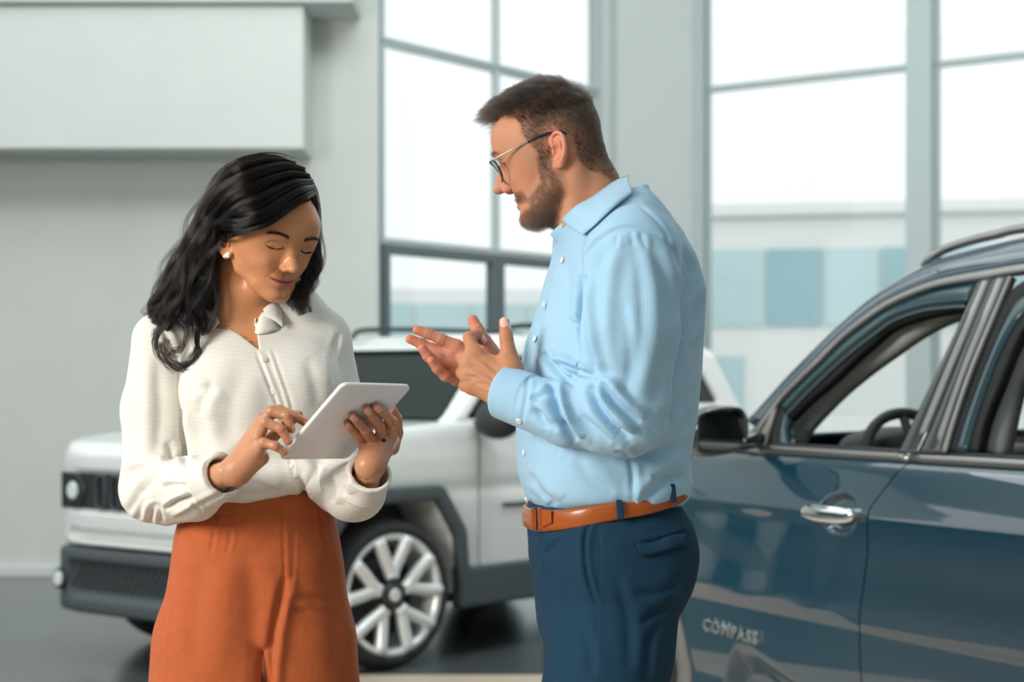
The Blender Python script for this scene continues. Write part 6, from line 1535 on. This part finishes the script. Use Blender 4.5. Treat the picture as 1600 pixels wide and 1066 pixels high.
# far-side glass
q = np.array([S3(*p, -.02) for p in [(1240, 706), (1262, 650), (1320, 598), (1390, 545), (1497, 487), (1404, 706)]]); q[:, 1] = -1.78-q[:, 1]; mesh_obj('side_window', q, [tuple(range(6))], PANE, car)
us_ = np.linspace(-1.30, -2.15, 20); zt = np.interp(-us_, -E2[:, 0], E2[:, 2]); tA = np.array([(u, vside(z), z) for u, z in zip(us_, zt)]); tB = np.array([(u-.0, -.012-.02*max(-u-.8, 0)**2, 1.085) for u in np.linspace(-1.45, -2.46, 20)]); bar('rear_pillar', tA, tB, .03, M['blue_paint'], car, 0, .004, True, .004)
# handle
hp, hq = S3(1259, 803, .026), S3(1328, 803, .028)
def handle(p):
    a, b = hp.astype(f32), hq.astype(f32); mid = (a+b)/2+np.array([0, .014, 0], f32)
    q = p-mid; hl = float(abs(b[0]-a[0]))/2+.020; t_ = np.clip(q[:, 0]/hl, -1, 1); hh = .0235-.006*np.clip(t_, 0, 1)**2
    d = ((np.abs(q[:, 0]/hl)**3.2+np.abs(q[:, 2]/hh)**2.4+np.abs((q[:, 1]+.012*t_*t_)/.0125)**2.2)**(1/2.4)-1)*.0125
    d = smin(d, np.minimum(capsule(p, a, a-np.array([.004, .05, 0], f32), .010, .010), capsule(p, b, b-np.array([0, .05, 0], f32), .012, .012)), .006); return d
V, Q = surf(handle, np.minimum(hp, hq)-.06, np.maximum(hp, hq)+.05, .0022); hd_o = mesh_obj('door_handle', V, Q, M['chrome'], skin_[0])
MB().disc(S3(1311, 803, .0385), (0, 1, 0), .0115, .003, 24, .001).build('lock_cylinder', M['satin_trim'], hd_o)
# badge
tcv = bpy.data.curves.new('lettering', 'FONT'); tcv.body = 'COMPASS'; tcv.size = .052; tcv.extrude = .003; tcv.bevel_depth = .0008; tcv.space_character = 1.25; tcv.materials.append(M['chrome'])
to = bpy.data.objects.new('lettering', tcv); b0 = S3(1099, 984, .010); b1 = S3(1183, 1008, .010)
ex = (b1-b0)/np.linalg.norm(b1-b0); ez = np.array([0, 0, 1.]); ez -= ex*np.dot(ex, ez); ez /= np.linalg.norm(ez); nn = np.cross(ex, ez)
Mt = Matrix(((ex[0], ez[0], nn[0], b0[0]), (ex[1], ez[1], nn[1], b0[1]), (ex[2], ez[2], nn[2], b0[2]), (0, 0, 0, 1))); to.matrix_world = Mt; link(to, skin_[0]); to.matrix_basis = Mt
bpy.context.view_layer.update(); tw_ = to.dimensions[0]; LB = float(np.linalg.norm(b1-b0)); to.matrix_basis = Mt @ Matrix.Diagonal((LB/max(tw_, .01), LB/max(tw_, .01)*.9, 1, 1)); tme = bpy.data.meshes.new_from_object(to.evaluated_get(bpy.context.evaluated_depsgraph_get())); tbm = to.matrix_basis.copy(); bpy.data.objects.remove(to); to = bpy.data.objects.new('lettering', tme); to.matrix_basis = tbm; link(to, skin_[0]); to.matrix_basis = tbm
tme.materials.clear(); tme.materials.append(M['chrome'])
# door mirror
mc = P(1117, 673, 5.22); dxy = mc[:2]-np.array([BX, BY]); mu, mv = float(dxy@Dv), float(dxy@Nv); mz = mc[2]; print('mirror', mu, mv, mz)
def mirf(p):
    q = p-np.array([mu, mv, mz], f32); x, y, z = q[:, 0], q[:, 1], q[:, 2]
    d = ((np.abs(x/.085)**2.2+np.abs(y/.098)**2.8+np.abs((z+.10*y)/.074)**2.8)**(1/2.5)-1)*.07
    d = smax(d, -(x+.045), .008)
    ins = smax(smax(np.abs(y)-.080, np.abs(z+.10*y)-.058, .03), x+.034, .003); return smax(d, -ins, .003)
V, Q = surf(mirf, np.array([mu, mv, mz])-.14, np.array([mu, mv, mz])+.14, .004); mo = mesh_obj('door_mirror', V, Q, M['gloss_black'], car); mo['label'] = 'black door mirror'
th = np.linspace(0, 2*math.pi, 40, endpoint=False); yy = .078*np.sign(np.cos(th))*np.abs(np.cos(th))**.5; zz_ = .056*np.sign(np.sin(th))*np.abs(np.sin(th))**.5
mesh_obj('glass', np.array([(mu-.036+.0*a_, mv+a_, mz+b_-.10*a_) for a_, b_ in zip(yy, zz_)]), [tuple(range(40))[::-1]], M['mirror_glass'], mo, smooth=False)
V, Q = surf(lambda p: capsule(p, (mu+.0, mv-.07, mz-.045), (mu+.03, .0, 1.135), .022, .026), (mu-.08, -.06, 1.05), (mu+.12, mv+.02, 1.25), .004); mesh_obj('mirror_arm', V, Q, M['gloss_black'], mo)
# inside: dash, wheel, seats, floor
def dashf(p):
    u, v, z = p[:, 0], p[:, 1], p[:, 2]; d = smax(smax(np.abs(u-.80)-.18, np.abs(v+.89)-.72, .05), z-(1.10+.05*np.clip((u-.45)*3, -1, 1)*-.3+.02*np.cos(v*6)), .06); d = smax(d, .72-z, .03)
    return smin(d, ellip(p, (.66, -.46, 1.115), (.12, .19, .055)), .05)
V, Q = surf(dashf, (.2, -1.7, .65), (1.0, -.08, 1.25), .014); mesh_obj('dashboard', V, Q, M['dash'], car)
sc_, sn = np.array([.50, -.42, 1.045]), np.array([-.90, 0, .43]); sn = sn/np.linalg.norm(sn); s1 = np.array([0, 1, 0.]); s2 = np.cross(sn, s1)
swh = MB().tube([sc_+.185*(math.cos(t)*s1+math.sin(t)*s2) for t in np.linspace(0, 2*math.pi, 48, endpoint=False)], .017, 10, closed=True).build('steering_wheel', M['dash'], car, smooth=True)
MB().disc(sc_-sn*.02, sn, .065, .03, 24, .01).build('hub', M['dash'], swh)
for a_ in (0, math.pi, -math.pi/2): MB().tube([sc_, sc_+.18*(math.cos(a_)*s1+math.sin(a_)*s2)], .014, 6).build('spoke', M['dash'], swh)
for vv in (-.45, -1.33):
    for uu in (-.45, -1.25):
        def seatf(p, vv=vv, uu=uu):
            d = smin(capsule(p, (uu+.05, vv-.12, .58), (uu+.45, vv-.12, .60), .10), capsule(p, (uu+.05, vv+.12, .58), (uu+.45, vv+.12, .60), .10), .06)
            b = smin(capsule(p, (uu, vv-.13, .62), (uu-.20, vv-.13, 1.10), .08), capsule(p, (uu, vv+.13, .62), (uu-.20, vv+.13, 1.10), .08), .12); h = smin(capsule(p, (uu-.22, vv-.07, 1.27), (uu-.22, vv+.07, 1.27), .05), capsule(p, (uu-.20, vv, 1.10), (uu-.22, vv, 1.27), .02), .03); return smin(smin(d, b, .05), h, .02)
        V, Q = surf(seatf, (uu-.4, vv-.32, .42), (uu+.62, vv+.32, 1.36), .016); mesh_obj('seat', V, Q, M['seat_cloth'], car)
MB().box((-1.9, -1.74, .24), (2.2, -.04, .34)).build('floor_pan', M['black_plastic'], car)
for s in (0, 1):
    v0 = -.075 if not s else -1.705; MB().box((-.98, v0-.03, .34), (1.0, v0+.03, 1.085), bev=.012).build('door_lining', M['dash'], car)
MB().box((1.0, -1.72, .34), (1.04, -.06, 1.08)).build('firewall', M['black_plastic'], car)
MB().box((1.06, -1.40, .34), (2.36, -.38, .95), bev=.05).build('engine_bay', M['black_plastic'], car)
a = np.array([(u, .008, .27) for u in np.linspace(-.98, 1.06, 12)]); bar('sill', a, a+np.array([0, -.03, -.06]), .08, M['arch_plastic'], car, .01, .006, True)
for (u, v, s) in ((UA, .030, 1), (UA, -1.81, -1), (-1.55, .030, 1), (-1.55, -1.81, -1)): wheel(car, (u, v, .355), .25, .355, .22, s)
car.location = (BX, BY, .0); car.rotation_euler = (0, 0, BH)
tag(car, 'dark teal blue suv with open front window and chrome door handle', 'car')
print('blue car', time.time()-T0)
